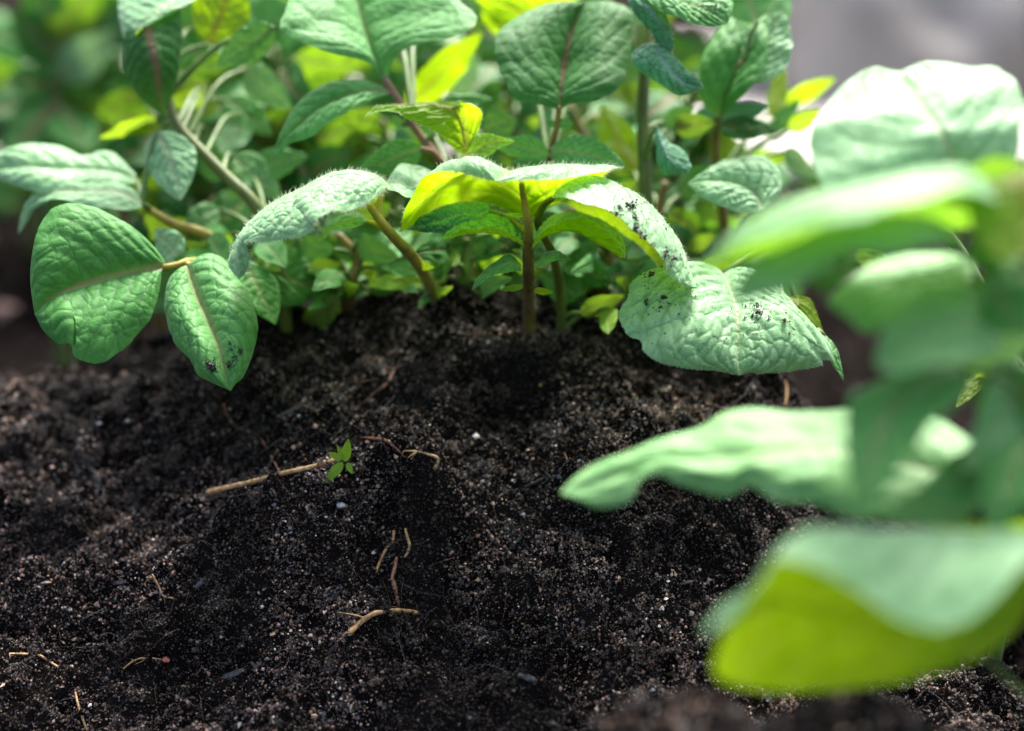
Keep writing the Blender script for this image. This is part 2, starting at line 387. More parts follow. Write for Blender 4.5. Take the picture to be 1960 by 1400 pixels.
o = mesh_obj('soil_crumbs', V, F_, M_CRUMB, smooth_=False, attrs={'col': cc}); tag(o, 'loose black and brown crumbs covering the soil ridge', 'soil crumbs', kind='stuff')
# coarser crumbs farther off, the plants' shade put into their darkened colour
n = 26000; cx = RNG.uniform(-0.5, 0.5, n); cy = RNG.uniform(0.50, 1.5, n); sz = 0.0007*np.exp(RNG.normal(0, 0.5, n))
n2 = 9000; cx = np.r_[cx, RNG.uniform(0.03, 0.14, n2)]; cy = np.r_[cy, RNG.uniform(0.14, 0.30, n2)]; sz = np.r_[sz, 0.0003*np.exp(RNG.normal(0, 0.5, n2))]
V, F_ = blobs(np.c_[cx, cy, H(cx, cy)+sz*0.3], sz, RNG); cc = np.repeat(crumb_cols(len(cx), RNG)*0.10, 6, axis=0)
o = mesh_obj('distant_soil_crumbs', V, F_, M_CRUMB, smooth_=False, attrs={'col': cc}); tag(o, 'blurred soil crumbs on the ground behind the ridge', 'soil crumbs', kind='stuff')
# fine fibres
def fibres(n, lo, hi, seed):
    rng = np.random.default_rng(seed); vs = []; fs = []; cs = []
    fx = rng.uniform(-0.17, 0.13, n); fy = rng.uniform(0.33, 0.48, n); fz = H(fx, fy)
    for i in range(n):
        a = rng.uniform(0, 6.28); L = rng.uniform(lo, hi); bnd = rng.normal(0, 0.9); m = 6; r = rng.uniform(0.00004, 0.00009)
        t = np.linspace(0, 1, m); ang = a+bnd*t
        px = fx[i]+np.cumsum(np.cos(ang))*L/m; py = fy[i]+np.cumsum(np.sin(ang))*L/m*0.8
        pz = fz[i]+0.0004+np.sin(t*3.14)*rng.uniform(0.0003, 0.002)+ (macro(px, py)-macro(px[0:1], py[0:1]))
        c = np.c_[px, py, pz]; b0 = len(vs)
        for j in range(m):
            for kk in range(3):
                th = kk*2.094; vs.append(c[j]+r*(1-0.6*t[j])*np.array((math.cos(th)*math.sin(-ang[j]), math.cos(th)*math.cos(ang[j]), math.sin(th))))
        for j in range(m-1):
            for kk in range(3): fs.append((b0+j*3+kk, b0+j*3+(kk+1) % 3, b0+(j+1)*3+(kk+1) % 3, b0+(j+1)*3+kk))
        c0 = np.array((0.16, 0.085, 0.055) if rng.random() < 0.6 else (0.16, 0.15, 0.14))*rng.uniform(0.3, 1.2); cs += [c0]*(m*3)
    return np.array(vs), np.array(fs), np.array(cs)
V, F_, C_ = fibres(2600, 0.002, 0.009, 5)
V2, F2_, C2_ = fibres(260, 0.009, 0.022, 6); F_ = np.vstack([F_, F2_+len(V)]); V = np.vstack([V, V2]); C_ = np.vstack([C_, C2_*1.3])
o = mesh_obj('root_fibres', V, F_, M_CRUMB, attrs={'col': C_}); tag(o, 'fine brown root fibres mixed through the soil', 'fibres', kind='stuff')

# ------------------------------------------------------------------ leaf builder
def loft(L, M, Rr, nu, nv, bl=0.0, br=0.0, seed=0, rag=1.0):
    """grid of points: left edge, midrib, right edge as (px,py,d) polylines from base to tip"""
    Lp = spline([P(*q) for q in L], nu); Mp = spline([P(*q) for q in M], nu); Rp = spline([P(*q) for q in Rr], nu)
    return loft3(Lp, Mp, Rp, nu, nv, bl, br, seed, rag)
def loft3(Lp, Mp, Rp, nu, nv, bl=0.0, br=0.0, seed=0, rag=1.0):
    rng = np.random.default_rng(seed+100)
    u = np.linspace(0, 1, nu)
    leng = np.linalg.norm(np.diff(Mp, axis=0), axis=1).sum()
    env = np.sin(np.pi*np.clip(u, 0, 1))**0.6
    for E, sd_ in ((Lp, 1), (Rp, 2)):
        dirv = E-Mp
        k = (vnoise(u*22+seed, u*0+sd_, 40+seed) - .5)*0.055 + (vnoise(u*60, u*0+sd_, 41+seed)-.5)*0.03
        E += dirv*(k*env*rag)[:, None]
        # edge ripples up and down
        dn = np.cross(np.gradient(Mp, axis=0), dirv); dn /= np.linalg.norm(dn, axis=1)[:, None]+1e-9
        E += dn*((vnoise(u*7+seed*3.1, u*0+sd_, 43+seed)-.5)*0.055*leng*env*rag)[:, None]
    v = np.linspace(-1, 1, nv)
    av = np.abs(v)[None, :, None]
    G = np.where((v < 0)[None, :, None], Mp[:, None]*(1-av)+Lp[:, None]*av, Mp[:, None]*(1-av)+Rp[:, None]*av)
    du = np.gradient(G, axis=0); dv = np.gradient(G, axis=1)
    N = np.cross(du, dv); N /= np.linalg.norm(N, axis=2)[..., None]+1e-9
    return G, N, u, v, leng, Lp, Mp, Rp
def veins(G, u, v, leng, hw, detail, seed, nsec=6, slant=0.30, pk=1.0):
    """height (m) and colour masks of the vein network"""
    U, Vv = np.meshgrid(u, v, indexing='ij'); A = np.abs(Vv)
    ph = np.where(Vv < 0, 0.0, 0.45)
    q = (U - slant*A**1.25)*(nsec+2) + ph + 0.25*(vnoise(U*5, A*3+np.sign(Vv)*9, seed+60)-.5)
    fr = np.abs(q-np.round(q))                                      # 0 on a side vein
    sp = leng/(nsec+2)
    dsec = fr*sp
    y = A*hw[:, None]; dmid = y
    wv = 0.00055
    sec = np.exp(-(dsec/wv)**2)*np.clip((1.02-A)*4, 0, 1)*np.clip((U-0.02)*20, 0, 1)
    wr = min(1.0, float(hw.max())/0.009)
    rib = np.exp(-(dmid/((0.0010*(1.15-U)+0.0002)*wr))**2)*(0.4+0.6*wr)
    pill = np.minimum(smooth(dsec/0.0020), smooth(dmid/0.0028))
    h = 0.00042*pk*pill*detail*min(1, leng/0.035)
    ter = np.zeros_like(U)
    if detail >= 0.9:
        X = U*leng*1000; Yy = Vv*hw[:, None]*1000
        X = X+1.3*(vnoise(X/3, Yy/3, seed+7)-.5); Yy = Yy+1.3*(vnoise(X/3+50, Yy/3, seed+8)-.5)
        s = 3.1
        a = X/s; b = Yy/s; x0 = np.floor(a); y0 = np.floor(b); o_ = np.zeros_like(a)
        f1 = np.full(a.shape, 9.); f2 = np.full(a.shape, 9.)
        for i in (-1, 0, 1):
            for j in (-1, 0, 1):
                cx_ = x0+i; cy_ = y0+j
                d = np.hypot(cx_+hsh(cx_, cy_, o_, seed+11)-a, cy_+hsh(cx_, cy_, o_, seed+17)-b)
                f2 = np.where(d < f1, f1, np.minimum(f2, d)); f1 = np.minimum(f1, d)
        e = f2-f1
        ter = np.exp(-(e/0.10)**2)
        h = h + pk*(0.00022*smooth(e/0.20) + 0.00022*np.sqrt(np.clip(e, 0, 1)))*detail
    h = h*(0.35+0.65*np.clip((1-A)*7, 0, 1)) - 0.00035*rib
    vein = np.clip(sec*0.9 + ter*0.75, 0, 1)
    return h, vein, np.clip(rib*np.clip((1.05-U)*3, 0, 1), 0, 1)
HAIRS = []
def hair_mesh(points, normals, lens, rng, gravity=None, r0=0.000075):
    n = len(points); m = 4
    nr = normals + rng.normal(0, 0.28, (n, 3)); nr /= np.linalg.norm(nr, axis=1)[:, None]
    bend = rng.normal(0, 1, (n, 3)); bend -= nr*np.sum(bend*nr, axis=1)[:, None]; bend /= np.linalg.norm(bend, axis=1)[:, None]+1e-9
    bend = bend*0.5+np.array((0.45, 0, 0)); t = np.linspace(0, 1, m)
    sidea = np.cross(nr, np.array((0.2, 0.9, 0.3))); sidea /= np.linalg.norm(sidea, axis=1)[:, None]+1e-9; sideb = np.cross(nr, sidea)
    V = np.zeros((n, m, 3, 3))
    for j, tt in enumerate(t):
        c = points + nr*(lens*tt)[:, None] + bend*(lens*0.55*tt**2)[:, None]
        for k_ in range(3):
            th = 2.094*k_; V[:, j, k_] = c+(sidea*math.cos(th)+sideb*math.sin(th))*r0*(1-0.8*tt)
    base = np.arange(n)[:, None]*(m*3); fs = []
    for j in range(m-1):
        for k_ in range(3): fs.append(np.stack([j*3+k_+base[:, 0], j*3+(k_+1) % 3+base[:, 0], (j+1)*3+(k_+1) % 3+base[:, 0], (j+1)*3+k_+base[:, 0]], 1))
    return V.reshape(-1, 3), np.concatenate(fs)
SEED = [0]
LEAF = {}
def make_leaf(plant, L, M, Rr, mat='mid', hero=0, bl=0.0, br=0.0, hint=(0, 0, 1), label=None, rag=1.0, hairs=0, hair_side=1, curves=False, nsec=6, slant=0.3, name='leaf', key=None, pick=None, hl=0.0011, pk=1.0):
    SEED[0] += 1; seed = SEED[0]
    nu, nv = {0: (30, 17), 1: (64, 41), 2: (150, 111)}[hero]
    if curves: G, N, u, v, leng, Lp, Mp, Rp = loft3(L, M, Rr, nu, nv, bl, br, seed, rag)
    else: G, N, u, v, leng, Lp, Mp, Rp = loft(L, M, Rr, nu, nv, bl, br, seed, rag)
    hv = Vector(hint); Nm = N[nu//2, nv//4]+N[nu//2, 3*nv//4]+N[nu//3, nv//2]
    flip = np.dot(Nm, np.array(hint)) < 0
    if flip: N = -N
    A = np.abs(v)[None, :]
    env = np.sin(np.pi*u)[:, None]**0.7
    hwl = np.linalg.norm(Lp-Mp, axis=1); hwr = np.linalg.norm(Rp-Mp, axis=1)
    b = np.where((v < 0)[None, :], bl, br)*4*A*(1-A)*env
    hw = 0.5*(hwl+hwr)
    h, ve, rb = veins(G, u, v, leng, hw, {0: 0.5, 1: 0.95, 2: 1.0}[hero], seed, nsec, slant, pk)
    h = h*np.clip(np.sin(np.pi*u)[:, None]*3, 0, 1)
    h = h + 0.0011*(vnoise(u[:, None]*5+A*0, v[None]*3+u[:, None]*0+seed, seed+3)-.5)*env*leng/0.04
    Gp = G + N*(b+h)[..., None]
    idx = np.arange(nu*nv).reshape(nu, nv)
    F_ = np.c_[idx[:-1, :-1].ravel(), idx[:-1, 1:].ravel(), idx[1:, 1:].ravel(), idx[1:, :-1].ravel()]
    if not flip: F_ = F_[:, ::-1]
    o = mesh_obj(name, Gp.reshape(-1, 3), F_, ML[mat], plant, attrs={'vein': ve.ravel(), 'rib': rb.ravel()})
    if label: o['label'] = label
    if hairs:
        rng = np.random.default_rng(seed)
        du = np.gradient(Gp, axis=0); dv = np.gradient(Gp, axis=1); NN = np.cross(du, dv); NN /= np.linalg.norm(NN, axis=2)[..., None]+1e-9
        if flip: NN = -NN
        area = np.linalg.norm(np.cross(du, dv), axis=2).ravel(); ii = rng.choice(nu*nv, hairs, p=area/area.sum())
        jit = rng.uniform(-.5, .5, (hairs, 2))
        pts = Gp.reshape(-1, 3)[ii]+du.reshape(-1, 3)[ii]*jit[:, :1]+dv.reshape(-1, 3)[ii]*jit[:, 1:]
        nn = NN.reshape(-1, 3)[ii]
        ln = hl*rng.uniform(0.2, 1.0, hairs)**0.8*(0.55+0.8*rng.random(hairs)); ln[rng.random(hairs) < 0.35] *= 0.45
        # fringe along the margins
        ne = hairs//6
        for E, col in ((Lp, 0), (Rp, nv-1)):
            k_ = rng.integers(2, nu-2, ne); pe = Gp[k_, col]+du[k_, col]*rng.uniform(-.5, .5, (ne, 1)); dr = Gp[k_, col]-Gp[k_, (1 if col == 0 else nv-2)]
            dr /= np.linalg.norm(dr, axis=1)[:, None]+1e-9
            pts = np.vstack([pts, pe]); nn = np.vstack([nn, dr+NN[k_, col]*rng.uniform(-0.6, 0.8, (ne, 1))]); ln = np.r_[ln, hl*rng.uniform(0.3, 0.8, ne)]
        V_, Fh = hair_mesh(pts, nn, ln, rng)
        ho = mesh_obj('hair', V_, Fh, M_HAIR, o); ho['kind'] = 'stuff'
    if key: LEAF[key] = (Gp, N)
    return o, Mp
def simple(plant, base, tip, w, tilt=0, fold=0.0, arch=0.0, bend=0.0, mat='mid', hero=0, label=None, shape=0.75, **kw):
    """ovate leaf: base and tip as (px,py,d), w = half width in photo pixels, tilt about the midrib (0 faces the camera, + turns the right edge away)"""
    nu = {0: 30, 1: 64, 2: 150}[hero]
    a = P(*base); b = P(*tip); ax = b-a; Ln = np.linalg.norm(ax); ax_ = ax/Ln
    vd = CAM-(a+b)/2; vd /= np.linalg.norm(vd); side = np.cross(ax_, vd); side /= np.linalg.norm(side); nr = np.cross(side, ax_)
    c, s = math.cos(R(tilt)), math.sin(R(tilt)); side, nr = side*c-nr*s, nr*c+side*s
    hw = w/FPX*(base[2]+tip[2])/2
    u = np.linspace(0, 1, nu); sh = (np.sin(np.pi*u**shape)**0.8)*(1-0.12*u)
    M = a+ax*u[:, None]+nr*(arch*Ln*np.sin(np.pi*u))[:, None]+side*(bend*Ln*np.sin(np.pi*u))[:, None]
    f = nr*(fold*hw*sh)[:, None]
    Lp = M-side*(hw*sh)[:, None]+f; Rp = M+side*(hw*sh)[:, None]+f
    # the blade starts on the midrib: shift edges so they do not run behind the base
    hint = kw.pop('hint', None)
    if hint is None: hint = tuple(nr if nr[2] > -0.25 else -nr)
    return make_leaf(plant, Lp, M, Rp, mat=mat, hero=hero, label=label, curves=True, hint=hint, **kw)
def petiole(leafobj, pts, r, mat='green', name='petiole', world=False):
    q = [p if world else P(*p) for p in pts]
    return tube(name, q, r, MS[mat], leafobj)
def auto_petiole(leafobj, basept, stem, r=(0.0007, 0.0011), mat='green', drop=0.5):
    """join a leaf base to a lower point on the plant's stem polyline"""
    st = spline(stem, 40); d = np.linalg.norm(st-basept, axis=1); target = st[:, 2]-(basept[2]-drop*d)
    cand = d + 1.0*np.clip(target, 0, 9); i = int(np.argmin(cand)); e = st[i]
    mid = basept*0.5+e*0.5+np.array((0, 0, 0.12*np.linalg.norm(e-basept)))
    return tube('petiole', [basept, mid, e], [r[0], (r[0]+r[1])/2, r[1]], MS[mat], leafobj, n=14, sides=7)
# ------------------------------------------------------------------ setting behind the bed
def stone_mat(name, c1, c2, sc=3.0):
    m, nt, out = mat_new(name)
    tc = node(nt, 'ShaderNodeTexCoord'); n1 = node(nt, 'ShaderNodeTexNoise'); n1.inputs['Scale'].default_value = sc; n1.inputs['Detail'].default_value = 8; n1.inputs['Roughness'].default_value = 0.55
    nt.links.new(tc.outputs['Object'], n1.inputs['Vector'])
    cr = node(nt, 'ShaderNodeMapRange'); nt.links.new(n1.outputs[0], cr.inputs[0]); cr.inputs[1].default_value = 0.38; cr.inputs[2].default_value = 0.62
    p = node(nt, 'ShaderNodeBsdfPrincipled'); nt.links.new(mixc(nt, cr.outputs[0], c1, c2), p.inputs['Base Color']); p.inputs['Roughness'].default_value = 0.8
    b = node(nt, 'ShaderNodeBump'); b.inputs['Strength'].default_value = 0.5; b.inputs['Distance'].default_value = 0.004; nt.links.new(n1.outputs[0], b.inputs['Height']); nt.links.new(b.outputs[0], p.inputs['Normal'])
    nt.links.new(p.outputs[0], out.inputs[0]); return m
M_PAVE = stone_mat('grey_paving', (0.36, 0.335, 0.305), (0.45, 0.42, 0.385))
M_DARKPOT = stone_mat('charcoal_plastic', (0.012, 0.013, 0.014), (0.02, 0.021, 0.022), 8)
M_ROCK = stone_mat('grey_rock', (0.22, 0.205, 0.185), (0.40, 0.375, 0.345), 6)
# pale paving slabs behind the bed: one sheet with joints
def slab(name, x0, x1, y0, y1, z0, z1, mat, bev=0.006):
    v = []; f = []
    for z, i in ((z0, 0), (z1-bev, 0), (z1, bev)):
        v += [(x0+i, y0+i, z), (x1-i, y0+i, z), (x1-i, y1-i, z), (x0+i, y1-i, z)]
    for a in (0, 4):
        for k_ in range(4): f.append((a+k_, a+(k_+1) % 4, a+4+(k_+1) % 4, a+4+k_))
    f.append((8, 9, 10, 11)); return v, f
vv = []; ff = []
for j in range(7):
    for i in range(-7, 8):
        a, b = slab('', i*0.5+0.17*(j % 2), i*0.5+0.492+0.17*(j % 2), 1.55+j*0.5, 1.55+j*0.5+0.492, -0.03, 0.030, None)
        ff += [tuple(x+len(vv) for x in q) for q in b]; vv += a
o = mesh_obj('paving', vv, ff, M_PAVE, smooth_=False); o['kind'] = 'structure'; o['label'] = 'pale grey paving behind the vegetable bed'
def rock(name, c, r, seed, mat, label, cat, sub=4, sq=(1, 1, 0.8), amp=0.35):
    import bmesh
    bm = bmesh.new(); bmesh.ops.create_icosphere(bm, subdivisions=sub, radius=1)
    vs = np.array([v_.co[:] for v_ in bm.verts]); fs = np.array([[v_.index for v_ in f_.verts] for f_ in bm.faces]); bm.free()
    n_ = vnoise(vs[:, 0]*1.6+seed, vs[:, 1]*1.6+vs[:, 2]*1.1, seed)-.5 + 0.5*(vnoise(vs[:, 0]*4+vs[:, 2]*3, vs[:, 1]*4-seed, seed+1)-.5)
    vs = vs*(1+amp*2*n_)[:, None]*np.array(sq)*r + np.array(c)
    o = mesh_obj(name, vs, fs, mat); return tag(o, label, cat)
rock('boulder', (0.62, 2.45, 0.10), 0.30, 3, M_ROCK, 'blurred mid grey boulder in the top right background', 'rock', amp=0.2)
rock('pebble', P(1592, 532, 0.80), 0.0125, 5, MR['stone'], 'blurred pinkish pebble in the dark gap right of the dirt-flecked leaf', 'pebble', sub=3)
_q = hit(8, 612); rock('pebble', (_q[0], _q[1], _q[2]+0.002), 0.007, 9, MR['stone'], 'blurred pale pinkish pebble on the soil at the left edge', 'pebble', sub=3, sq=(1.3, 1, .7))
# dark pot added to stand in for the dark gap at the right
_v = []; _f = []; sg = 40; pc = np.array((0.745, 1.86, 0.0))
prof = [(0.10, 0.03), (0.125, 0.26), (0.125, 0.262), (0.135, 0.262), (0.135, 0.285), (0.122, 0.287), (0.118, 0.24)]
for r_, z_ in prof:
    for k_ in range(sg): _v.append((pc[0]+r_*math.cos(6.28318*k_/sg), pc[1]+r_*math.sin(6.28318*k_/sg), z_))
for a in range(len(prof)-1):
    for k_ in range(sg): _f.append((a*sg+k_, a*sg+(k_+1) % sg, (a+1)*sg+(k_+1) % sg, (a+1)*sg+k_))
pot = thing('dark_gap_pot', tuple(pc), 'blurred charcoal pot added for the dark gap at the top right edge', 'plant pot')
mesh_obj('pot_wall', _v, _f, M_DARKPOT, pot)
_v = [(pc[0]+0.119*math.cos(6.28318*k_/sg), pc[1]+0.119*math.sin(6.28318*k_/sg), 0.25) for k_ in range(sg)]+[(pc[0], pc[1], 0.262)]
mesh_obj('potting_soil', _v, [(k_, (k_+1) % sg, sg) for k_ in range(sg)], M_SOIL, pot)

# ------------------------------------------------------------------ the plants
GRP = 'potato plants growing on the soil ridge'
def plant(stem_pts, r, mat, label, name='potato_plant', group=GRP, n=40, sides=12, loc=None, hairs=0):
    q = [P(*p) for p in stem_pts]
    gz = float(H(np.array([q[0][0]]), np.array([q[0][1]]))[0])-0.006
    if q[0][2] > gz: q.insert(0, np.array((q[0][0], q[0][1]+0.15*(q[0][2]-gz), gz))); r = [r[0]]+list(r)
    base = q[0]; t = thing(name, tuple(base), label, 'plant', group)
    s = tube('stem', q, r, MS[mat], t, n=n, sides=sides, wob=0.03)
    if hairs:
        rng = np.random.default_rng(3); c = spline(q, 200); tt = np.gradient(c, axis=0); tt /= np.linalg.norm(tt, axis=1)[:, None]
        ii = rng.integers(5, 199, hairs); rd = rng.normal(0, 1, (hairs, 3)); rd -= tt[ii]*np.sum(rd*tt[ii], axis=1)[:, None]; rd /= np.linalg.norm(rd, axis=1)[:, None]
        rr = np.interp(ii/199., np.linspace(0, 1, len(r)), r)
        V_, Fh = hair_mesh(c[ii]+rd*rr[:, None]*0.9, rd, rng.uniform(0.0006, 0.0013, hairs), rng, r0=0.000035)
        h = mesh_obj('hair', V_, Fh, M_HAIR, s); h['kind'] = 'stuff'
    return t, q
def lf(pl, base, tip, w, **kw):
    """leaf joined to the plant's stem by its own petiole"""
    t, st = pl; pr = kw.pop('pr', (0.0006, 0.0010)); pm = kw.pop('pm', 'green')
    o, Mp = simple(t, base, tip, w, **kw)
    auto_petiole(o, Mp[0], st, pr, pm); return o
def ll(pl, L, M, Rr, **kw):
    t, st = pl; pr = kw.pop('pr', (0.0006, 0.0010)); pm = kw.pop('pm', 'green'); pp = kw.pop('pp', None)
    o, Mp = make_leaf(t, L, M, Rr, **kw)
    if pp == 'auto': auto_petiole(o, Mp[0], st, pr, pm)
    elif pp: petiole(o, pp, list(pr), pm)
    return o

# ---- A: the sharp front shoot
A = plant([(1013, 605, .445), (1012, 560, .432), (1011, 490, .418), (1011, 430, .412), (1003, 385, .411), (998, 352, .408)], [.0019, .0018, .00175, .0017, .0012, .0007], 'brown',
          'sharp young potato shoot with an upright brown stem in the middle of the picture', hairs=500)
ll(A, [(1006, 425, .415), (930, 388, .427), (845, 397, .428), (768, 445, .412), (792, 372, .403), (815, 342, .398), (870, 333, .392), (948, 347, .387)],
      [(1008, 425, .415), (1003, 385, .418), (996, 350, .418), (986, 330, .410), (970, 333, .397), (948, 347, .387)],
      [(1010, 425, .415), (1045, 402, .425), (1105, 378, .428), (1150, 350, .424), (1183, 322, .411), (1110, 337, .398), (1030, 342, .391), (948, 347, .387)],
   mat='two', hero=2, bl=0.0062, br=0.001, hairs=1500, rag=0.5, hint=(0, -0.2, 1), label='arched yellow-green leaf seen from below against the light', hl=0.0017)
ll(A, [(1025, 458, .410), (1062, 428, .405), (1100, 419, .402), (1132, 427, .401), (1160, 446, .400), (1181, 468, .400), (1196, 494, .401)],
      [(1018, 478, .412), (1045, 453, .412), (1085, 446, .412), (1120, 453, .410), (1155, 476, .407), (1180, 490, .404), (1196, 495, .401)],
      [(1020, 462, .416), (1050, 425, .424), (1095, 408, .428), (1140, 418, .427), (1175, 440, .420), (1195, 470, .410), (1197, 496, .402)],
   mat='two', hero=2, bl=-0.001, br=0.0012, hairs=500, hint=(0, 0.1, 1), rag=0.7, label='narrow folded leaf arching right from the stem')
ll(A, [(1000, 466, .410), (975, 446, .404), (940, 435, .402), (915, 437, .401), (890, 440, .402), (870, 450, .403), (842, 462, .405)],
      [(1004, 474, .412), (975, 455, .413), (940, 446, .413), (905, 446, .411), (880, 450, .409), (862, 455, .407), (842, 463, .405)],
      [(1002, 462, .416), (990, 425, .424), (955, 405, .427), (920, 412, .427), (890, 428, .422), (862, 445, .413), (842, 462, .406)],
   mat='mid', hero=2, bl=-0.001, br=0.0012, hairs=300, hint=(0, 0.1, 1), rag=0.6, label='narrow folded leaf arching left from the stem')
ll(A, [(935, 392, .424), (905, 388, .424), (868, 394, .422), (825, 406, .420), (795, 422, .420), (778, 436, .420)],
      [(938, 404, .422), (915, 410, .420), (880, 414, .418), (840, 424, .418), (805, 432, .419), (778, 438, .420)],
      [(932, 412, .420), (914, 432, .417), (880, 433, .416), (848, 447, .416), (810, 444, .418), (778, 440, .420)],
   mat='teal', hero=2, bl=.0015, br=.0015, hint=(0, -.6, .8), hairs=200, label='small crinkled dark blue-green leaf in shade', pp=[(938, 404, .422), (975, 418, .420), (1008, 445, .414)], pm='olive')
ll(A, [(998, 506, .411), (972, 489, .413), (940, 509, .413), (915, 530, .409), (904, 554, .404)], [(998, 512, .410), (972, 503, .408), (942, 519, .406), (918, 538, .404), (904, 555, .404)],
      [(998, 520, .409), (972, 523, .403), (944, 531, .401), (920, 545, .402), (904, 556, .404)], mat='mid', hero=1, rag=.6, hint=(0, -.2, 1), label='small leaf low on the left of the stem')
ll(A, [(1024, 505, .412), (1046, 484, .416), (1070, 482, .416), (1092, 497, .414)], [(1024, 510, .411), (1046, 496, .410), (1070, 493, .410), (1092, 498, .413)],
      [(1024, 516, .410), (1046, 507, .406), (1070, 499, .408), (1092, 499, .413)], mat='mid', hero=1, rag=.6, hint=(0, -.2, 1), label='small leaf low on the right of the stem')
for b_, t_, w_ in (((1002, 548, .413), (956, 556, .412), 9), ((1022, 556, .413), (1060, 560, .412), 10), ((1000, 482, .41), (979, 478, .409), 5), ((1003, 414, .411), (965, 410, .411), 6)):
    simple(A[0], b_, t_, w_, tilt=40, mat='lime', hero=0, hint=(0, 0, 1))
# ---- A2: curled leaf on a yellow stalk, left of the front shoot
B = plant([(835, 575, .450), (812, 525, .434), (788, 490, .424), (752, 452, .412), (722, 415, .409), (706, 392, .408)], [.0019, .0018, .0017, .0016, .0014, .001], 'yellow',
          'potato shoot with a yellow stalk and one pale curled leaf left of the brown stem', hairs=300)
ll(B, [(738, 362, .404), (714, 381, .396), (684, 396, .392), (657, 407, .389), (628, 415, .387), (606, 428, .385), (603, 444, .385), (571, 455, .386), (514, 460, .388), (474, 465, .390), (476, 490, .391), (474, 515, .392), (458, 534, .394)],
      [(742, 352, .408), (722, 341, .406), (700, 335, .405), (655, 331, .403), (620, 341, .402), (575, 367, .400), (535, 390, .399), (502, 412, .398), (478, 440, .397), (463, 470, .396), (455, 500, .395), (457, 534, .394)],
      [(740, 350, .412), (715, 345, .425), (660, 342, .430), (590, 370, .430), (530, 405, .428), (485, 440, .420), (455, 475, .408), (440, 500, .401), (444, 518, .398), (457, 534, .394)],
   mat='pale', hero=2, bl=.0022, br=.001, hairs=1500, hint=(0, -.2, 1), rag=.5, label='pale hairy curled leaf drooping to the left', nsec=5, hl=0.0017)
ll(B, [(738, 352, .412), (752, 330, .424), (768, 313, .432), (795, 320, .434), (840, 332, .436)], [(738, 358, .411), (760, 350, .416), (785, 355, .420), (810, 352, .426), (840, 340, .436)],
      [(738, 364, .411), (758, 368, .409), (780, 380, .410), (805, 372, .42), (840, 345, .435)], mat='pale', hero=1, hint=(0, -.3, 1), label='short pale leaf behind the curled one', pp=[(738, 358, .411), (728, 380, .410), (722, 415, .409)], pm='yellow')
ll(B, [(610, 462, .425), (640, 420, .43), (680, 408, .428), (702, 420, .422)], [(610, 464, .424), (640, 435, .422), (680, 422, .42), (704, 424, .42)], [(610, 466, .424), (640, 444, .415), (680, 436, .415), (702, 428, .42)],
   mat='mid', hero=1, hint=(0, -.2, 1), pp=[(704, 424, .42), (725, 432, .415), (745, 448, .413)], pm='yellow')
for b_, t_, w_, m_ in (((822, 560, .446), (868, 548, .436), 13, 'mid'), ((818, 548, .444), (770, 560, .436), 12, 'deep'), ((826, 566, .446), (800, 590, .436), 12, 'deep'), ((800, 505, .430), (832, 512, .424), 9, 'lime'),
        ((815, 535, .44), (868, 500, .44), 14, 'deep'), ((805, 520, .435), (742, 515, .44), 18, 'mid'), ((815, 540, .44), (700, 548, .445), 20, 'lime')):
    simple(B[0], b_, t_, w_, mat=m_, tilt=25, hero=0, arch=.1, hint=(0, -.2, 1))
# ---- C: right hand leaf with soil on it, on its own shoot behind the stem
C = plant([(1075, 600, .445), (1070, 540, .44), (1055, 480, .43), (1030, 430, .42), (1040, 395, .415), (1058, 380, .408)], [.0016, .0015, .0014, .0012, .0011, .0008], 'olive',
          'potato shoot behind the brown stem bearing the long arching leaf sprinkled with black soil')
ll(C, [(1056, 378, .404), (1075, 383, .396), (1097, 387, .391), (1128, 399, .388), (1169, 415, .386), (1206, 443, .386), (1240, 470, .387), (1268, 503, .388), (1291, 532, .391), (1312, 547, .394), (1333, 551, .396)],
      [(1056, 376, .406), (1078, 357, .408), (1111, 343, .410), (1149, 340, .411), (1185, 352, .411), (1222, 371, .410), (1256, 397, .409), (1284, 434, .407), (1306, 477, .404), (1320, 517, .400), (1333, 550, .396)],
      [(1058, 378, .410), (1085, 392, .432), (1120, 415, .437), (1160, 432, .438), (1205, 458, .436), (1240, 487, .430), (1268, 515, .422), (1292, 540, .412), (1315, 551, .404), (1333, 552, .397)],
   mat='pale', hero=2, bl=.0012, br=.001, hairs=1500, hint=(0, -.2, 1), rag=.55, label='long pale leaf arching to the right with black crumbs on it', key='C', hl=0.0009)
lf(C, (1075, 520, .45), (1175, 545, .445), 34, mat='deep', hero=0, tilt=20, bend=-.1)
lf(C, (1110, 600, .44), (1195, 565, .44), 26, mat='mid', hero=0, tilt=40)
lf(C, (1165, 590, .44), (1165, 640, .43), 22, mat='lime', hero=0, tilt=30)
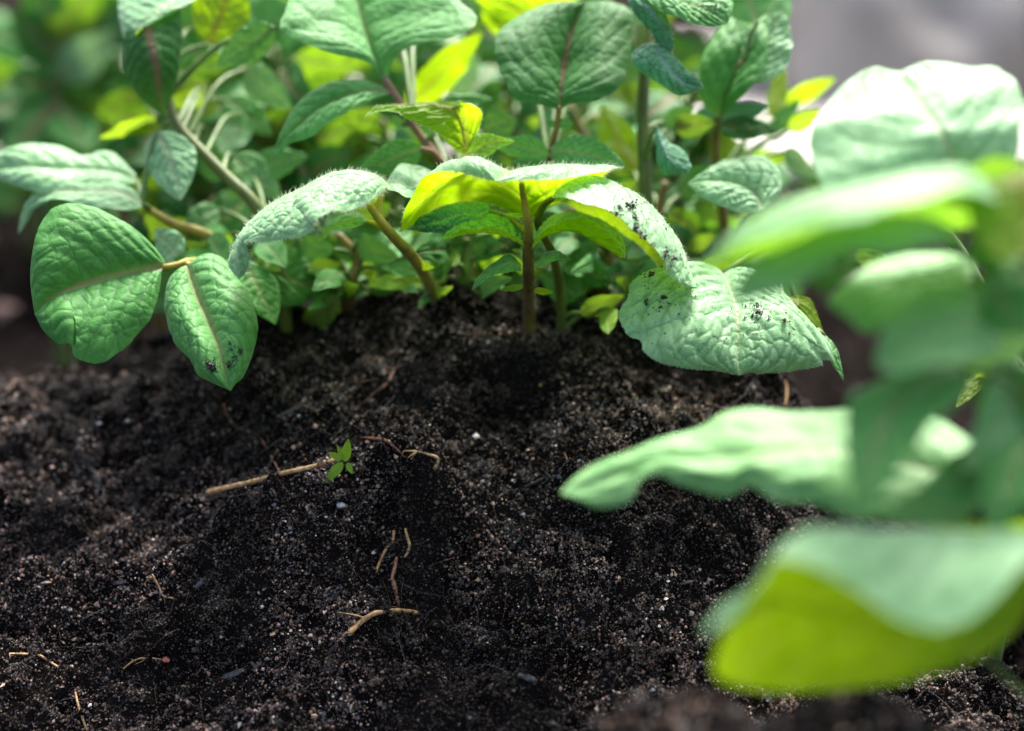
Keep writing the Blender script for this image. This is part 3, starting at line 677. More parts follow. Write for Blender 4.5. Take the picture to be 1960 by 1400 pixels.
# ---- D: the broad leaf with soil, right
D = plant([(1960, 860, .400), (1880, 560, .405), (1760, 405, .410), (1620, 415, .424), (1470, 470, .432), (1384, 524, .428)], [.0019, .0018, .0017, .0015, .001], 'green',
          'potato shoot with one broad pale leaf flecked with black soil right of centre')
ll(D, [(1380, 524, .428), (1322, 514, .420), (1274, 510, .414), (1238, 519, .409), (1211, 540, .405), (1202, 566, .402), (1184, 594, .400), (1189, 626, .397), (1207, 650, .395), (1225, 656, .394), (1230, 674, .392), (1256, 692, .391), (1311, 706, .391), (1369, 711, .392), (1400, 716, .393), (1415, 719, .393)],
      [(1382, 524, .428), (1392, 545, .416), (1402, 570, .408), (1410, 590, .403), (1413, 615, .399), (1414, 650, .396), (1414, 690, .394), (1416, 719, .393)],
      [(1386, 524, .428), (1425, 524, .424), (1462, 534, .420), (1504, 563, .414), (1541, 606, .409), (1577, 646, .405), (1590, 663, .403), (1592, 687, .401), (1574, 688, .400), (1568, 700, .399), (1511, 711, .397), (1454, 715, .395), (1432, 713, .394), (1417, 719, .393)],
   mat='pale', hero=2, bl=.004, br=.004, hairs=1800, hint=(0, -.5, 1), rag=.5, label='broad pale crinkled leaf with black soil crumbs on it', key='D', nsec=7, slant=.45, hl=0.0007)
ll(D, [(1500, 572, .418), (1522, 566, .419), (1548, 570, .420), (1562, 590, .420), (1570, 612, .419), (1578, 640, .417)], [(1500, 574, .417), (1520, 580, .416), (1540, 595, .416), (1555, 615, .416), (1566, 628, .417), (1578, 641, .417)],
      [(1500, 576, .417), (1512, 590, .418), (1530, 610, .420), (1548, 628, .42), (1564, 638, .418), (1578, 642, .417)], mat='lime', hero=1, hint=(0, .4, 1), rag=.4, pp=[(1500, 574, .418), (1490, 530, .426), (1480, 466, .431)])
ll(D, [(1578, 640, .416), (1596, 660, .414), (1608, 690, .412), (1615, 727, .410)], [(1577, 642, .415), (1589, 668, .412), (1602, 700, .410), (1615, 728, .410)],
      [(1576, 645, .415), (1584, 675, .411), (1598, 708, .409), (1614, 729, .410)], mat='mid', hero=1, hint=(0, -.5, 1), rag=.4, pp=[(1577, 642, .415), (1530, 590, .424), (1490, 466, .431)])
# ---- E: left plant with the two broad leaflets
E = plant([(500, 640, .462), (470, 560, .458), (440, 500, .455), (395, 452, .452), (330, 428, .450), (272, 392, .450)], [.0022, .0021, .002, .0018, .0014, .0009], 'yellow',
          'potato plant at the left with two broad green leaflets hanging over the soil')
ll(E, [(312, 511, .422), (312, 496, .422), (287, 464, .421), (251, 433, .420), (200, 404, .419), (157, 391, .418), (114, 394, .416), (86, 413, .414), (67, 459, .411), (58, 521, .409), (60, 560, .408), (66, 600, .407)],
      [(314, 513, .421), (286, 516, .420), (257, 522, .419), (200, 535, .416), (143, 551, .412), (100, 570, .409), (66, 601, .407)],
      [(310, 515, .421), (306, 550, .418), (299, 580, .415), (286, 613, .412), (253, 650, .408), (229, 674, .406), (200, 692, .404), (171, 697, .403), (140, 680, .402), (133, 660, .402), (112, 659, .403), (85, 636, .405), (66, 602, .407)],
   mat='deep', hero=2, bl=.0035, br=.0035, hint=(0, -1, .5), rag=.4, label='broad green leaflet of the left pair facing the camera', pk=.6, pp=[(314, 513, .421), (343, 507, .422), (364, 500, .425), (410, 505, .440), (450, 520, .456)], pr=(.0010, .0011), pm='yellow', nsec=6, slant=.35)
ll(E, [(356, 509, .421), (341, 516, .420), (322, 537, .418), (314, 579, .415), (321, 621, .411), (337, 660, .407), (366, 693, .403), (380, 719, .401), (414, 737, .399), (440, 748, .398)],
      [(358, 507, .421), (368, 540, .418), (380, 573, .414), (400, 616, .409), (418, 662, .404), (428, 700, .401), (441, 748, .398)],
      [(360, 504, .421), (394, 487, .424), (430, 499, .423), (463, 545, .418), (486, 590, .413), (493, 636, .409), (483, 680, .405), (466, 721, .401), (452, 735, .399), (442, 748, .398)],
   mat='mid', hero=2, bl=.004, br=.004, hint=(0, -1, .5), rag=.5, label='pointed pale green leaflet of the left pair with dirt near its tip', pk=.6, pp=[(358, 507, .421), (372, 498, .430), (410, 505, .445)], pr=(.0007, .0009), pm='yellow', key='E', nsec=6, slant=.4)
lf(E, (350, 500, .435), (296, 440, .445), 36, mat='pale', hero=1, tilt=-20)
lf(E, (468, 500, .436), (527, 622, .428), 46, mat='mid', hero=1, tilt=-25)
lf(E, (480, 490, .452), (640, 555, .458), 62, mat='mid', hero=1, tilt=-15, bend=.08)
lf(E, (500, 470, .47), (680, 500, .465), 44, mat='deep', hero=0, tilt=20)
ll(E, [(258, 330, .462), (210, 292, .468), (157, 302, .468), (100, 287, .467), (43, 281, .465), (0, 297, .463), (-30, 330, .462)], [(262, 345, .46), (200, 330, .46), (120, 325, .458), (50, 320, .456), (-30, 332, .46)],
      [(262, 352, .458), (200, 362, .450), (120, 372, .448), (57, 369, .45), (10, 350, .455), (-30, 334, .46)], mat='pale', hero=1, hint=(0, -.3, 1), bl=.002, br=.002, pp='auto')
ll(E, [(272, 385, .448), (230, 352, .455), (160, 350, .456), (95, 360, .455), (60, 385, .452), (42, 415, .450), (35, 446, .449)], [(272, 392, .446), (230, 370, .446), (150, 366, .447), (90, 375, .448), (60, 396, .449), (45, 420, .449), (35, 447, .449)],
      [(272, 398, .445), (230, 408, .439), (150, 392, .441), (100, 385, .444), (68, 402, .447), (50, 425, .448), (36, 448, .449)], mat='pale', hero=1, hint=(0, -.3, 1), bl=.001, pp='auto')
lf(E, (300, 252, .452), (345, 384, .444), 52, mat='pale', hero=1, tilt=10, bend=-.05, fold=-.25)
lf(E, (400, 450, .45), (440, 520, .44), 30, mat='mid', hero=0, tilt=20)
# ---- F: tall shoot behind on the left with the diagonal stem
Fp = plant([(540, 560, .455), (500, 412, .450), (430, 335, .452), (350, 252, .456), (325, 205, .458), (318, 120, .462)], [.0022, .0021, .0019, .0017, .0015, .001], 'olive',
           'potato plant at the upper left with a diagonal olive stem and dark hanging leaf')
ll(Fp, [(243, 90, .452), (233, 50, .456), (226, 0, .462), (230, -40, .47)], [(258, 70, .446), (290, 35, .448), (330, 5, .452), (370, -30, .46)], [(262, 60, .444), (310, 30, .446), (360, 8, .450), (395, -15, .456)], mat='pale', hero=1, hint=(0, -.4, 1), rag=.4, bl=.001)
ll(Fp, [(240, 60, .450), (238, 100, .450), (245, 150, .450), (268, 188, .451), (290, 205, .453), (308, 218, .456)], [(280, 50, .446), (290, 90, .443), (300, 130, .444), (305, 180, .450), (310, 220, .456)],
      [(345, 18, .452), (348, 60, .452), (344, 110, .451), (334, 160, .453), (322, 195, .455), (312, 222, .456)], mat='dark', hero=1, hint=(0, -1, .3), rag=.4, bl=.001, br=.001, pp=None)
lf(Fp, (400, 85, .468), (460, -60, .475), 62, mat='lime', hero=1, tilt=15, hint=(0, 1, .3))
lf(Fp, (524, 52, .455), (414, 128, .45), 36, mat='mid', hero=1, tilt=-12)
lf(Fp, (405, 185, .49), (318, 195, .485), 34, mat='pale', hero=0, tilt=-50)
lf(Fp, (410, 175, .495), (340, 225, .49), 40, mat='lime', hero=0, tilt=30, hint=(0, 1, .2))
lf(Fp, (300, 225, .475), (190, 265, .47), 26, mat='pale', hero=0, tilt=-55)
lf(Fp, (310, 250, .47), (205, 235, .48), 22, mat='lime', hero=0, tilt=40, hint=(0, 1, .2))
lf(Fp, (470, 220, .49), (415, 305, .48), 34, mat='pale', hero=0, tilt=25)
lf(Fp, (380, 300, .475), (450, 340, .47), 34, mat='mid', hero=0, tilt=25)
lf(Fp, (395, 250, .48), (360, 330, .475), 38, mat='deep', hero=0, tilt=0)
for b_, t_, w_, m_, ti in (((470, 130, .485), (560, 210, .48), 36, 'soft', 15), ((430, 190, .49), (520, 260, .485), 34, 'mid', -15), ((360, 150, .49), (300, 60, .49), 34, 'mid', 10), ((480, 330, .475), (590, 300, .47), 34, 'mid', -20),
        ((445, 300, .475), (540, 385, .47), 36, 'soft', -10), ((420, 400, .465), (350, 440, .46), 28, 'soft', 15), ((400, 60, .50), (330, -20, .50), 36, 'soft', 10)):
    lf(Fp, b_, t_, w_, mat=m_, hero=1, tilt=ti, arch=.1)
# ---- G: centre back plant with the pink petiole
G_ = plant([(905, 590, .455), (890, 430, .452), (850, 320, .450), (800, 255, .448), (770, 205, .446), (736, 150, .445)], [.0013, .0013, .0013, .0012, .0011, .0009], 'pink',
           'potato plant with a pinkish slanting stalk and large leaf cut by the top edge')
ll(G_, [(736, 158, .445), (711, 124, .443), (671, 112, .440), (629, 103, .438), (586, 84, .437), (545, 62, .437), (536, 45, .438), (552, 5, .445), (580, -50, .458), (640, -110, .475)],
       [(737, 158, .445), (717, 112, .448), (700, 66, .452), (688, 20, .457), (678, -30, .464), (665, -110, .478)],
       [(740, 156, .445), (757, 107, .441), (800, 86, .438), (866, 72, .437), (902, 52, .438), (912, 28, .441), (880, 0, .447), (840, -50, .456), (740, -100, .470), (670, -112, .478)],
   mat='mid', hero=2, bl=.003, br=.003, hint=(0, -1, .8), rag=.5, label='large fresh green leaf with a pink midrib', pk=.6, nsec=6)
ll(G_, [(742, 176, .446), (724, 163, .446), (686, 152, .446), (637, 154, .444), (600, 170, .442), (571, 194, .440), (549, 229, .438), (523, 294, .436)],
       [(744, 178, .445), (700, 180, .442), (650, 195, .440), (600, 220, .438), (560, 255, .436), (523, 295, .436)],
       [(742, 181, .444), (711, 195, .440), (671, 215, .436), (629, 238, .434), (594, 266, .433), (557, 278, .434), (535, 300, .435), (522, 297, .436)],
   mat='mid', hero=2, bl=.002, br=.002, hint=(0, -1, .8), rag=.6, label='drooping green leaf pointing down left', pk=.6, pp=[(744, 178, .445), (755, 182, .446), (762, 195, .446)], pm='pink')
ll(G_, [(884, 298, .428), (858, 275, .424), (829, 249, .421), (786, 229, .418), (757, 214, .417), (720, 212, .417), (697, 226, .418)],
       [(888, 298, .428), (888, 255, .428), (870, 215, .426), (830, 203, .424), (780, 204, .422), (730, 207, .420), (697, 225, .418)],
       [(892, 298, .428), (915, 245, .424), (921, 216, .422), (898, 198, .420), (860, 192, .430), (790, 196, .430), (725, 203, .425), (697, 225, .418)],
   mat='two', hero=2, bl=-.001, br=.001, hint=(0, 1, -.3), rag=.5, hairs=500, label='upright yellow-green leaf lit from behind', pp=[(888, 298, .428), (892, 330, .432), (888, 400, .450)], pm='yellow', hl=.0009)
ll(G_, [(892, 318, .432), (890, 285, .432), (905, 262, .430), (930, 255, .428), (958, 262, .425), (985, 270, .424)], [(895, 320, .432), (905, 300, .430), (925, 280, .428), (950, 272, .426), (985, 271, .424)],
       [(898, 320, .432), (915, 312, .428), (935, 300, .426), (955, 285, .425), (985, 272, .424)], mat='lime', hero=1, hint=(0, .3, 1), pp=[(895, 320, .432), (893, 350, .438), (888, 410, .451)], pm='yellow')
lf(G_, (806, 285, .440), (688, 328, .436), 36, mat='mid', hero=2, tilt=-10, pm='pink')
lf(G_, (795, 330, .44), (758, 350, .43), 18, mat='pale', hero=0, tilt=-20)
lf(G_, (845, 200, .462), (942, 190, .458), 19, mat='mid', hero=1, tilt=-25)
lf(G_, (925, 250, .47), (990, 230, .465), 34, mat='mid', hero=1, tilt=0)
lf(G_, (780, 205, .49), (925, 60, .485), 42, mat='lime', hero=0, tilt=35, hint=(0, 1, .3))
lf(G_, (860, 175, .50), (915, 105, .50), 34, mat='pale', hero=0, tilt=20)
lf(G_, (770, 240, .448), (748, 222, .446), 10, mat='mid', hero=0)
lf(G_, (832, 258, .447), (800, 232, .445), 12, mat='mid', hero=0)
# ---- H: centre right plant with the dark ribbed leaf
Hh = plant([(1075, 610, .470), (1062, 430, .458), (1052, 312, .446), (1058, 275, .443), (1066, 240, .440), (1070, 205, .438)], [.0015, .0014, .0010, .0009, .0009, .0009], 'brown',
           'potato plant with a broad dark ribbed leaf on a thin purple-brown stalk')
ll(Hh, [(1069, 211, .438), (1056, 207, .436), (1029, 201, .433), (994, 194, .431), (975, 180, .430), (968, 158, .431), (953, 128, .433), (946, 88, .436), (957, 56, .440), (986, 35, .444), (1029, 13, .449), (1071, 4, .453), (1120, 5, .455)],
       [(1070, 210, .438), (1074, 170, .442), (1080, 125, .446), (1088, 85, .449), (1097, 50, .452), (1120, 6, .455)],
       [(1071, 211, .438), (1090, 200, .436), (1114, 198, .434), (1145, 194, .433), (1180, 175, .434), (1198, 150, .437), (1204, 100, .442), (1210, 55, .447), (1212, 28, .450), (1190, 10, .453), (1160, 6, .455), (1121, 5, .455)],
   mat='dark', hero=2, bl=.004, br=.004, hint=(0, -1, .6), rag=.5, label='broad dark green ribbed leaf with a pale pink midrib', pk=.6, nsec=5, slant=.5)
for b_, t_, w_, c_ in (((1062, 240, .44), (1045, 233, .438), 8, 0), ((1066, 238, .44), (1098, 236, .438), 11, 0)):
    simple(Hh[0], b_, t_, w_, mat='mid', hero=0)
lf(Hh, (1054, 285, .440), (1198, 320, .430), 37, mat='mid', hero=2, tilt=-12, bend=-.04, pm='brown', label='oval leaflet pointing right')
lf(Hh, (1050, 298, .440), (940, 276, .432), 27, mat='mid', hero=2, tilt=-15, bend=.05, pm='brown', label='oval leaflet pointing left')
lf(Hh, (1050, 317, .440), (976, 308, .434), 11, mat='mid', hero=1, tilt=0, pm='brown')
lf(Hh, (1140, 90, .49), (900, -20, .485), 70, mat='lime', hero=1, tilt=-10, hint=(0, 1, .3))
lf(Hh, (990, 70, .50), (960, -60, .49), 60, mat='lime', hero=0, tilt=10, hint=(0, 1, .3))
# ---- I: thick dark stem and its leaves
I = plant([(1236, 600, .460), (1236, 500, .458), (1234, 330, .456), (1230, 200, .456), (1238, 90, .458), (1245, -30, .462)], [.0023, .0022, .0020, .0019, .0017, .0014], 'olive',
          'potato plant with a thick dark olive upright stem and small blue-green leaves')
ll(I, [(1245, -30, .44), (1205, -10, .432), (1212, 25, .430), (1240, 55, .430), (1262, 85, .430), (1280, 104, .430)], [(1250, -30, .438), (1228, 0, .428), (1250, 25, .426), (1270, 60, .427), (1282, 106, .430)],
      [(1252, -30, .438), (1248, -2, .434), (1262, 18, .434), (1281, 50, .434), (1290, 82, .432), (1283, 106, .430)], mat='teal', hero=2, hairs=500, hint=(0, -1, .3), rag=1, bl=.001, br=.001, hl=.0008)
ll(I, [(1242, 82, .432), (1215, 98, .430), (1210, 118, .428), (1228, 138, .427), (1265, 163, .426), (1300, 184, .426), (1344, 172, .427)], [(1262, 84, .431), (1262, 105, .427), (1280, 130, .425), (1305, 155, .425), (1344, 171, .427)],
      [(1285, 88, .433), (1287, 112, .431), (1298, 130, .430), (1318, 142, .429), (1340, 158, .428), (1345, 170, .427)], mat='teal', hero=2, hairs=400, hint=(0, -.9, .6), rag=1, bl=.0015, br=.0015, hl=.0008, pp=[(1262, 84, .431), (1268, 70, .438), (1240, 100, .457)])
ll(I, [(1254, 240, .436), (1256, 280, .434), (1259, 315, .433), (1272, 336, .433), (1318, 330, .435)], [(1257, 245, .435), (1270, 285, .430), (1285, 310, .429), (1300, 322, .431), (1318, 332, .435)],
      [(1260, 245, .436), (1280, 272, .436), (1308, 290, .437), (1322, 315, .437), (1319, 332, .435)], mat='teal', hero=1, hint=(0, -1, .5), rag=.5, pp='auto')
lf(I, (1290, 245, .46), (1370, 235, .455), 28, mat='dark', hero=1, tilt=20)
lf(I, (1270, 235, .46), (1330, 205, .46), 18, mat='mid', hero=0, tilt=10)
lf(I, (1220, 500, .45), (1265, 560, .445), 30, mat='mid', hero=0, tilt=10)
lf(I, (1215, 330, .48), (1150, 200, .49), 40, mat='lime', hero=0, tilt=10, hint=(0, 1, .2))
# ---- J: right back plant with the large pale leaves
J = plant([(1400, 640, .490), (1385, 420, .480), (1370, 300, .470), (1374, 225, .462), (1395, 165, .456), (1424, 115, .452)], [.0019, .0018, .0016, .0013, .0011, .0008], 'brown',
          'potato plant at the upper right with large pale leaves reaching the top edge')
ll(J, [(1376, 228, .458), (1345, 200, .453), (1338, 150, .452), (1350, 95, .455), (1380, 50, .460), (1410, 20, .466), (1450, -10, .474)], [(1378, 228, .458), (1395, 175, .455), (1415, 130, .455), (1432, 80, .458), (1450, -8, .474)],
      [(1380, 228, .458), (1420, 190, .448), (1450, 150, .446), (1470, 100, .449), (1470, 45, .458), (1452, -6, .474)], mat='deep', hero=1, hint=(0, -1, .6), bl=.002, br=.002, rag=.5)
lf(J, (1440, 160, .45), (1500, 20, .456), 62, mat='pale', hero=1, tilt=-20, bend=-.05)
ll(J, [(1210, -30, .43), (1240, 0, .426), (1280, 30, .424), (1330, 48, .424), (1365, 54, .426), (1392, 46, .428)], [(1215, -60, .44), (1260, -20, .432), (1310, 5, .43), (1350, 22, .428), (1392, 44, .428)],
      [(1230, -90, .45), (1300, -50, .445), (1360, -20, .44), (1400, 0, .434), (1400, 25, .430), (1393, 44, .428)], mat='mid', hero=2, hint=(0, -1, .8), rag=.6, bl=.001, br=.001, key='J', label='leaf with black dirt at the top edge')
lf(J, (1450, 40, .452), (1400, -80, .46), 50, mat='mid', hero=0, tilt=0)
lf(J, (1375, 240, .462), (1492, 252, .452), 26, mat='dark', hero=1, tilt=-30)
lf(J, (1385, 225, .462), (1470, 205, .458), 22, mat='teal', hero=0, tilt=-10)
ll(J, [(1462, 402, .436), (1493, 370, .440), (1492, 332, .444), (1457, 301, .447), (1400, 305, .447), (1352, 328, .443), (1317, 350, .440)], [(1460, 404, .436), (1440, 370, .440), (1400, 352, .440), (1360, 350, .439), (1317, 352, .440)],
      [(1455, 410, .436), (1420, 408, .434), (1385, 398, .433), (1345, 380, .434), (1317, 354, .440)], mat='pale', hero=2, hint=(0, -.6, 1), bl=.002, br=.002, rag=.7, pp='auto')
lf(J, (1480, 230, .49), (1500, 120, .50), 20, mat='lime', hero=0, hint=(0, 1, .3))
lf(J, (1470, 270, .49), (1530, 190, .49), 22, mat='mid', hero=0)
lf(J, (1510, 250, .485), (1570, 210, .48), 22, mat='pale', hero=0, tilt=30)
lf(J, (1500, 290, .48), (1560, 340, .47), 24, mat='pale', hero=0, tilt=30)
lf(J, (1500, 200, .50), (1600, 150, .50), 24, mat='lime', hero=0, tilt=30, hint=(0, 1, .3))
lf(J, (1440, 300, .50), (1530, 300, .49), 20, mat='mid', hero=0, tilt=40)
# ---- K: right, large very pale leaf just in front of focus
K = plant([(2030, 760, .43), (2030, 600, .40), (1960, 450, .375), (1900, 430, .355), (1850, 398, .345)], [.0022, .002, .0018, .0014, .0011], 'green',
          'potato plant at the right bearing one very large pale mint leaf near the right edge')
ll(K, [(1846, 400, .344), (1750, 408, .334), (1650, 400, .332), (1582, 362, .333), (1556, 305, .336), (1556, 245, 0.339), (1573, 222, 0.342), (1600, 177, 0.347), (1634, 146, 0.351), (1671, 129, 0.354), (1700, 133, 0.356), (1723, 136, 0.356)],
      [(1848, 398, .344), (1815, 280, 0.339), (1790, 235, 0.341), (1760, 190, 0.347), (1738, 158, 0.353), (1723, 136, 0.356)],
      [(1852, 398, .344), (1905, 370, .336), (1944, 310, .336), (1952, 243, 0.338), (1957, 200, 0.342), (1945, 165, 0.346), (1925, 144, 0.350), (1896, 130, 0.352), (1857, 128, 0.354), (1814, 121, 0.356), (1765, 122, 0.357), (1724, 136, 0.356)],
   mat='pale', hero=2, pk=.4, bl=.0002, br=.0002, hint=(0, -.8, 1), rag=.5, label='very large pale mint leaf')
lf(K, (1870, 740, .42), (1925, 700, .41), 22, mat='lime', hero=1, tilt=20, hint=(0, 1, .3))
lf(K, (1640, 500, .46), (1700, 490, .43), 30, mat='teal', hero=1, tilt=20)
lf(K, (1890, 700, .42), (1830, 780, .41), 22, mat='lime', hero=1, tilt=30, hint=(0, 1, .3))
# ---- L: the strongly blurred foreground plant
Lp_ = plant([(2040, 1240, .300), (2035, 1000, .292), (2030, 800, .288), (2025, 620, .287), (2000, 480, .287), (1960, 390, .285)], [.0026, .0025, .0023, .0021, .0018, .0012], 'green',
            'strongly blurred potato plant in the right foreground with many overlapping leaves')
LK = dict(hint=(0, -.2, 1), rag=.7)
ll(Lp_, [(1925, 400, .285), (1850, 372, .268), (1750, 385, .262), (1640, 400, .262), (1520, 425, .268), (1420, 470, .275), (1330, 520, .283)], [(1925, 392, .287), (1850, 318, .282), (1740, 325, .280), (1620, 360, .279), (1500, 395, .280), (1410, 445, .281), (1330, 520, .283)],
        [(1928, 400, .29), (1860, 440, .312), (1750, 450, .312), (1640, 450, .310), (1530, 470, .304), (1430, 500, .294), (1332, 522, .285)], mat='soft', hero=1, label='long arching foreground leaf, uppermost', **LK)
ll(Lp_, [(1925, 380, .29), (1870, 350, .282), (1850, 400, .278), (1880, 470, .276), (1930, 500, .275), (1990, 480, .275)], [(1930, 370, .29), (1930, 340, .285), (1960, 360, .282), (1975, 420, .279), (1990, 470, .276)],
        [(1935, 365, .29), (1990, 290, .29), (2050, 330, .288), (2060, 400, .284), (1995, 475, .276)], mat='lime', hero=1, hint=(0, 1, .2), rag=.4)
ll(Lp_, [(1830, 470, .280), (1740, 478, .268), (1650, 490, .268), (1580, 520, .270), (1500, 560, .272), (1425, 575, .276), (1395, 570, .278)], [(1835, 455, .284), (1760, 425, .280), (1680, 420, .280), (1600, 440, .280), (1520, 480, .280), (1440, 530, .279), (1395, 569, .278)],
        [(1838, 450, .288), (1770, 415, .292), (1690, 412, .293), (1600, 428, .292), (1510, 465, .289), (1430, 520, .284), (1395, 567, .279)], mat='soft', hero=1, pp='auto', **LK)
ll(Lp_, [(1850, 590, .300), (1780, 600, .292), (1710, 620, .290), (1655, 637, .291), (1628, 618, .293), (1584, 578, .296)], [(1860, 540, .306), (1790, 540, .306), (1720, 555, .304), (1650, 570, .300), (1584, 576, .296)],
        [(1865, 500, .31), (1800, 488, .318), (1730, 490, .318), (1672, 508, .315), (1630, 532, .308), (1584, 574, .297)], mat='soft', hero=1, pp='auto', **LK)
ll(Lp_, [(1900, 680, .28), (1830, 690, .272), (1760, 712, .270), (1700, 716, .272), (1674, 698, .275)], [(1930, 620, .288), (1860, 620, .284), (1790, 630, .281), (1720, 660, .278), (1674, 696, .275)],
        [(1935, 560, .298), (1860, 548, .296), (1780, 555, .294), (1725, 590, .290), (1690, 640, .283), (1674, 694, .276)], mat='soft', hero=1, pp='auto', **LK)
lf(Lp_, (1838, 705, .290), (1648, 1000, .262), 88, mat='mid', hero=1, tilt=18, bend=.10, fold=-.15, arch=.12, hint=(0, -.6, 1), label='mid green foreground leaf hanging in front of the long pale one')
lf(Lp_, (1895, 860, .300), (1690, 985, .288), 62, mat='soft', hero=1, tilt=-25, bend=-.08, arch=.1, hint=(0, -.6, 1))
lf(Lp_, (1960, 700, .300), (1840, 905, .285), 70, mat='soft', hero=1, tilt=-30, arch=.12, hint=(0, -.6, 1))
lf(Lp_, (1990, 820, .290), (1900, 1040, .275), 70, mat='mid', hero=1, tilt=25, arch=.12, hint=(0, -.6, 1))
lf(Lp_, (1985, 500, .295), (1860, 640, .290), 66, mat='soft', hero=1, tilt=-20, arch=.12, hint=(0, -.6, 1))
lf(Lp_, (1990, 420, .300), (1840, 500, .300), 50, mat='soft', hero=1, tilt=-30, arch=.1, hint=(0, -.6, 1))
lf(Lp_, (1990, 600, .305), (1790, 720, .305), 60, mat='soft', hero=1, tilt=-40, arch=.1, hint=(0, -.6, 1))
ll(Lp_, [(1850, 1000, .29), (1760, 1005, .298), (1640, 988, .300), (1560, 962, .302), (1490, 962, .305), (1431, 922, .309), (1400, 938, .310), (1363, 938, .312), (1294, 916, .315), (1262, 900, .317), (1222, 915, .318), (1205, 958, .318), (1150, 974, .321), (1110, 960, .323), (1074, 945, .325)],
        [(1880, 930, .298), (1780, 900, .306), (1640, 870, .310), (1500, 865, .314), (1380, 870, .318), (1260, 890, .321), (1160, 920, .323), (1074, 944, .325)],
        [(1870, 850, .31), (1760, 790, .322), (1612, 777, .326), (1490, 783, .330), (1392, 793, .331), (1338, 818, .331), (1245, 847, .330), (1147, 886, .328), (1100, 918, .327), (1074, 942, .326)],
   mat='soft', hero=1, pp='auto', bl=.001, br=.001, hint=(0, -.4, 1), rag=.5, label='long pale foreground leaf pointing left over the soil')
# bottom right leaf: umbrella shaped, its lit underside towards the camera
ll(Lp_, [(2010, 1035, .272), (1960, 1090, .262), (1880, 1165, .255), (1808, 1200, .252), (1735, 1185, .250), (1637, 1120, .250), (1560, 1085, .251), (1490, 1068, .253)], [(2010, 1025, .280), (1920, 1016, .276), (1840, 1016, .273), (1760, 1015, .270), (1680, 1012, .267), (1600, 1006, .264), (1540, 1010, .260), (1488, 1060, .254)],
        [(2010, 1060, .285), (1950, 1200, .283), (1840, 1270, .281), (1720, 1310, .279), (1600, 1322, .277), (1480, 1325, .274), (1372, 1300, .270), (1400, 1210, .264), (1450, 1130, .258), (1487, 1068, .254)],
   mat='two', hero=1, pp='auto', bl=.001, br=.001, hint=(0, -.1, 1), rag=.35, label='big folded leaf at the bottom right with its bright underside showing')
lf(Lp_, (1440, 1130, .268), (1345, 1215, .262), 22, mat='pale', hero=0, tilt=40, pr=(.0004, .0004))
lf(Lp_, (1960, 1080, .29), (1700, 1295, .285), 60, mat='pale', hero=1, tilt=20)
lf(Lp_, (1900, 700, .295), (1990, 900, .29), 80, mat='mid', hero=0, tilt=30)
lf(Lp_, (1905, 560, .285), (1960, 640, .28), 60, mat='mid', hero=0, tilt=0)
lf(Lp_, (1915, 820, .295), (2010, 980, .29), 90, mat='deep', hero=0, tilt=10)
lf(Lp_, (1895, 880, .292), (1760, 960, .285), 46, mat='mid', hero=0, tilt=-10)
lf(Lp_, (1900, 420, .292), (1900, 540, .285), 32, mat='mid', hero=0, tilt=10)
lf(Lp_, (1965, 330, .300), (1800, 350, .305), 60, mat='soft', hero=1, tilt=-35, arch=.15, hint=(0, -.3, 1))
lf(Lp_, (1980, 540, .300), (1760, 560, .300), 62, mat='soft', hero=1, tilt=-40, arch=.15, hint=(0, -.3, 1))
lf(Lp_, (1985, 1010, .300), (1760, 990, .300), 50, mat='mid', hero=1, tilt=-55, arch=.12, hint=(0, -.3, 1))
# ---- M: blurred plant at the top left, far back
Mx = plant([(90, 420, .66), (95, 260, .655), (110, 120, .65), (100, -60, .65)], [.003, .0028, .0025, .002], 'green', 'far blurred potato plant filling the top left corner')
for b_, t_, w_, m_, ti in (((110, 110, .65), (20, 20, .63), 50, 'dark', 20), ((105, 100, .65), (150, 10, .64), 44, 'dark', 10), ((120, 150, .65), (215, 60, .63), 42, 'pale', -10), ((115, 170, .65), (10, 150, .62), 42, 'dark', 20),
        ((110, 190, .65), (170, 290, .62), 52, 'deep', -20), ((105, 200, .64), (20, 300, .62), 56, 'dark', 0), ((120, 140, .66), (240, 160, .65), 50, 'dark', 20), ((100, 60, .65), (60, -60, .64), 44, 'deep', 0),
        ((118, 40, .66), (200, -40, .65), 44, 'deep', 20), ((110, 220, .65), (230, 250, .64), 50, 'dark', 30), ((105, 180, .66), (-40, 220, .64), 50, 'dark', 30), ((110, 90, .66), (-40, 60, .66), 44, 'deep', 30)):
    lf(Mx, b_, t_, w_, mat=m_, tilt=ti, pr=(.0015, .002), pm='pink')
# leaves added to the same plants above the top edge to shade the slope
for pl_, b_, t_, w_ in ((G_, (760, 60, .485), (640, -120, .50), 60), (G_, (790, 40, .49), (880, -130, .50), 58), (Hh, (1075, 120, .49), (1010, -110, .51), 58), (Hh, (1080, 100, .49), (1170, -120, .51), 56),
        (I, (1245, -30, .475), (1330, -150, .49), 60), (I, (1240, -20, .475), (1190, -170, .49), 56), (J, (1424, 115, .465), (1520, -90, .49), 55), (Fp, (318, 120, .475), (420, -120, .50), 60), (Fp, (320, 100, .48), (540, -150, .50), 60)):
    lf(pl_, b_, t_, w_, mat='mid', tilt=30, hint=(0, -.3, 1))
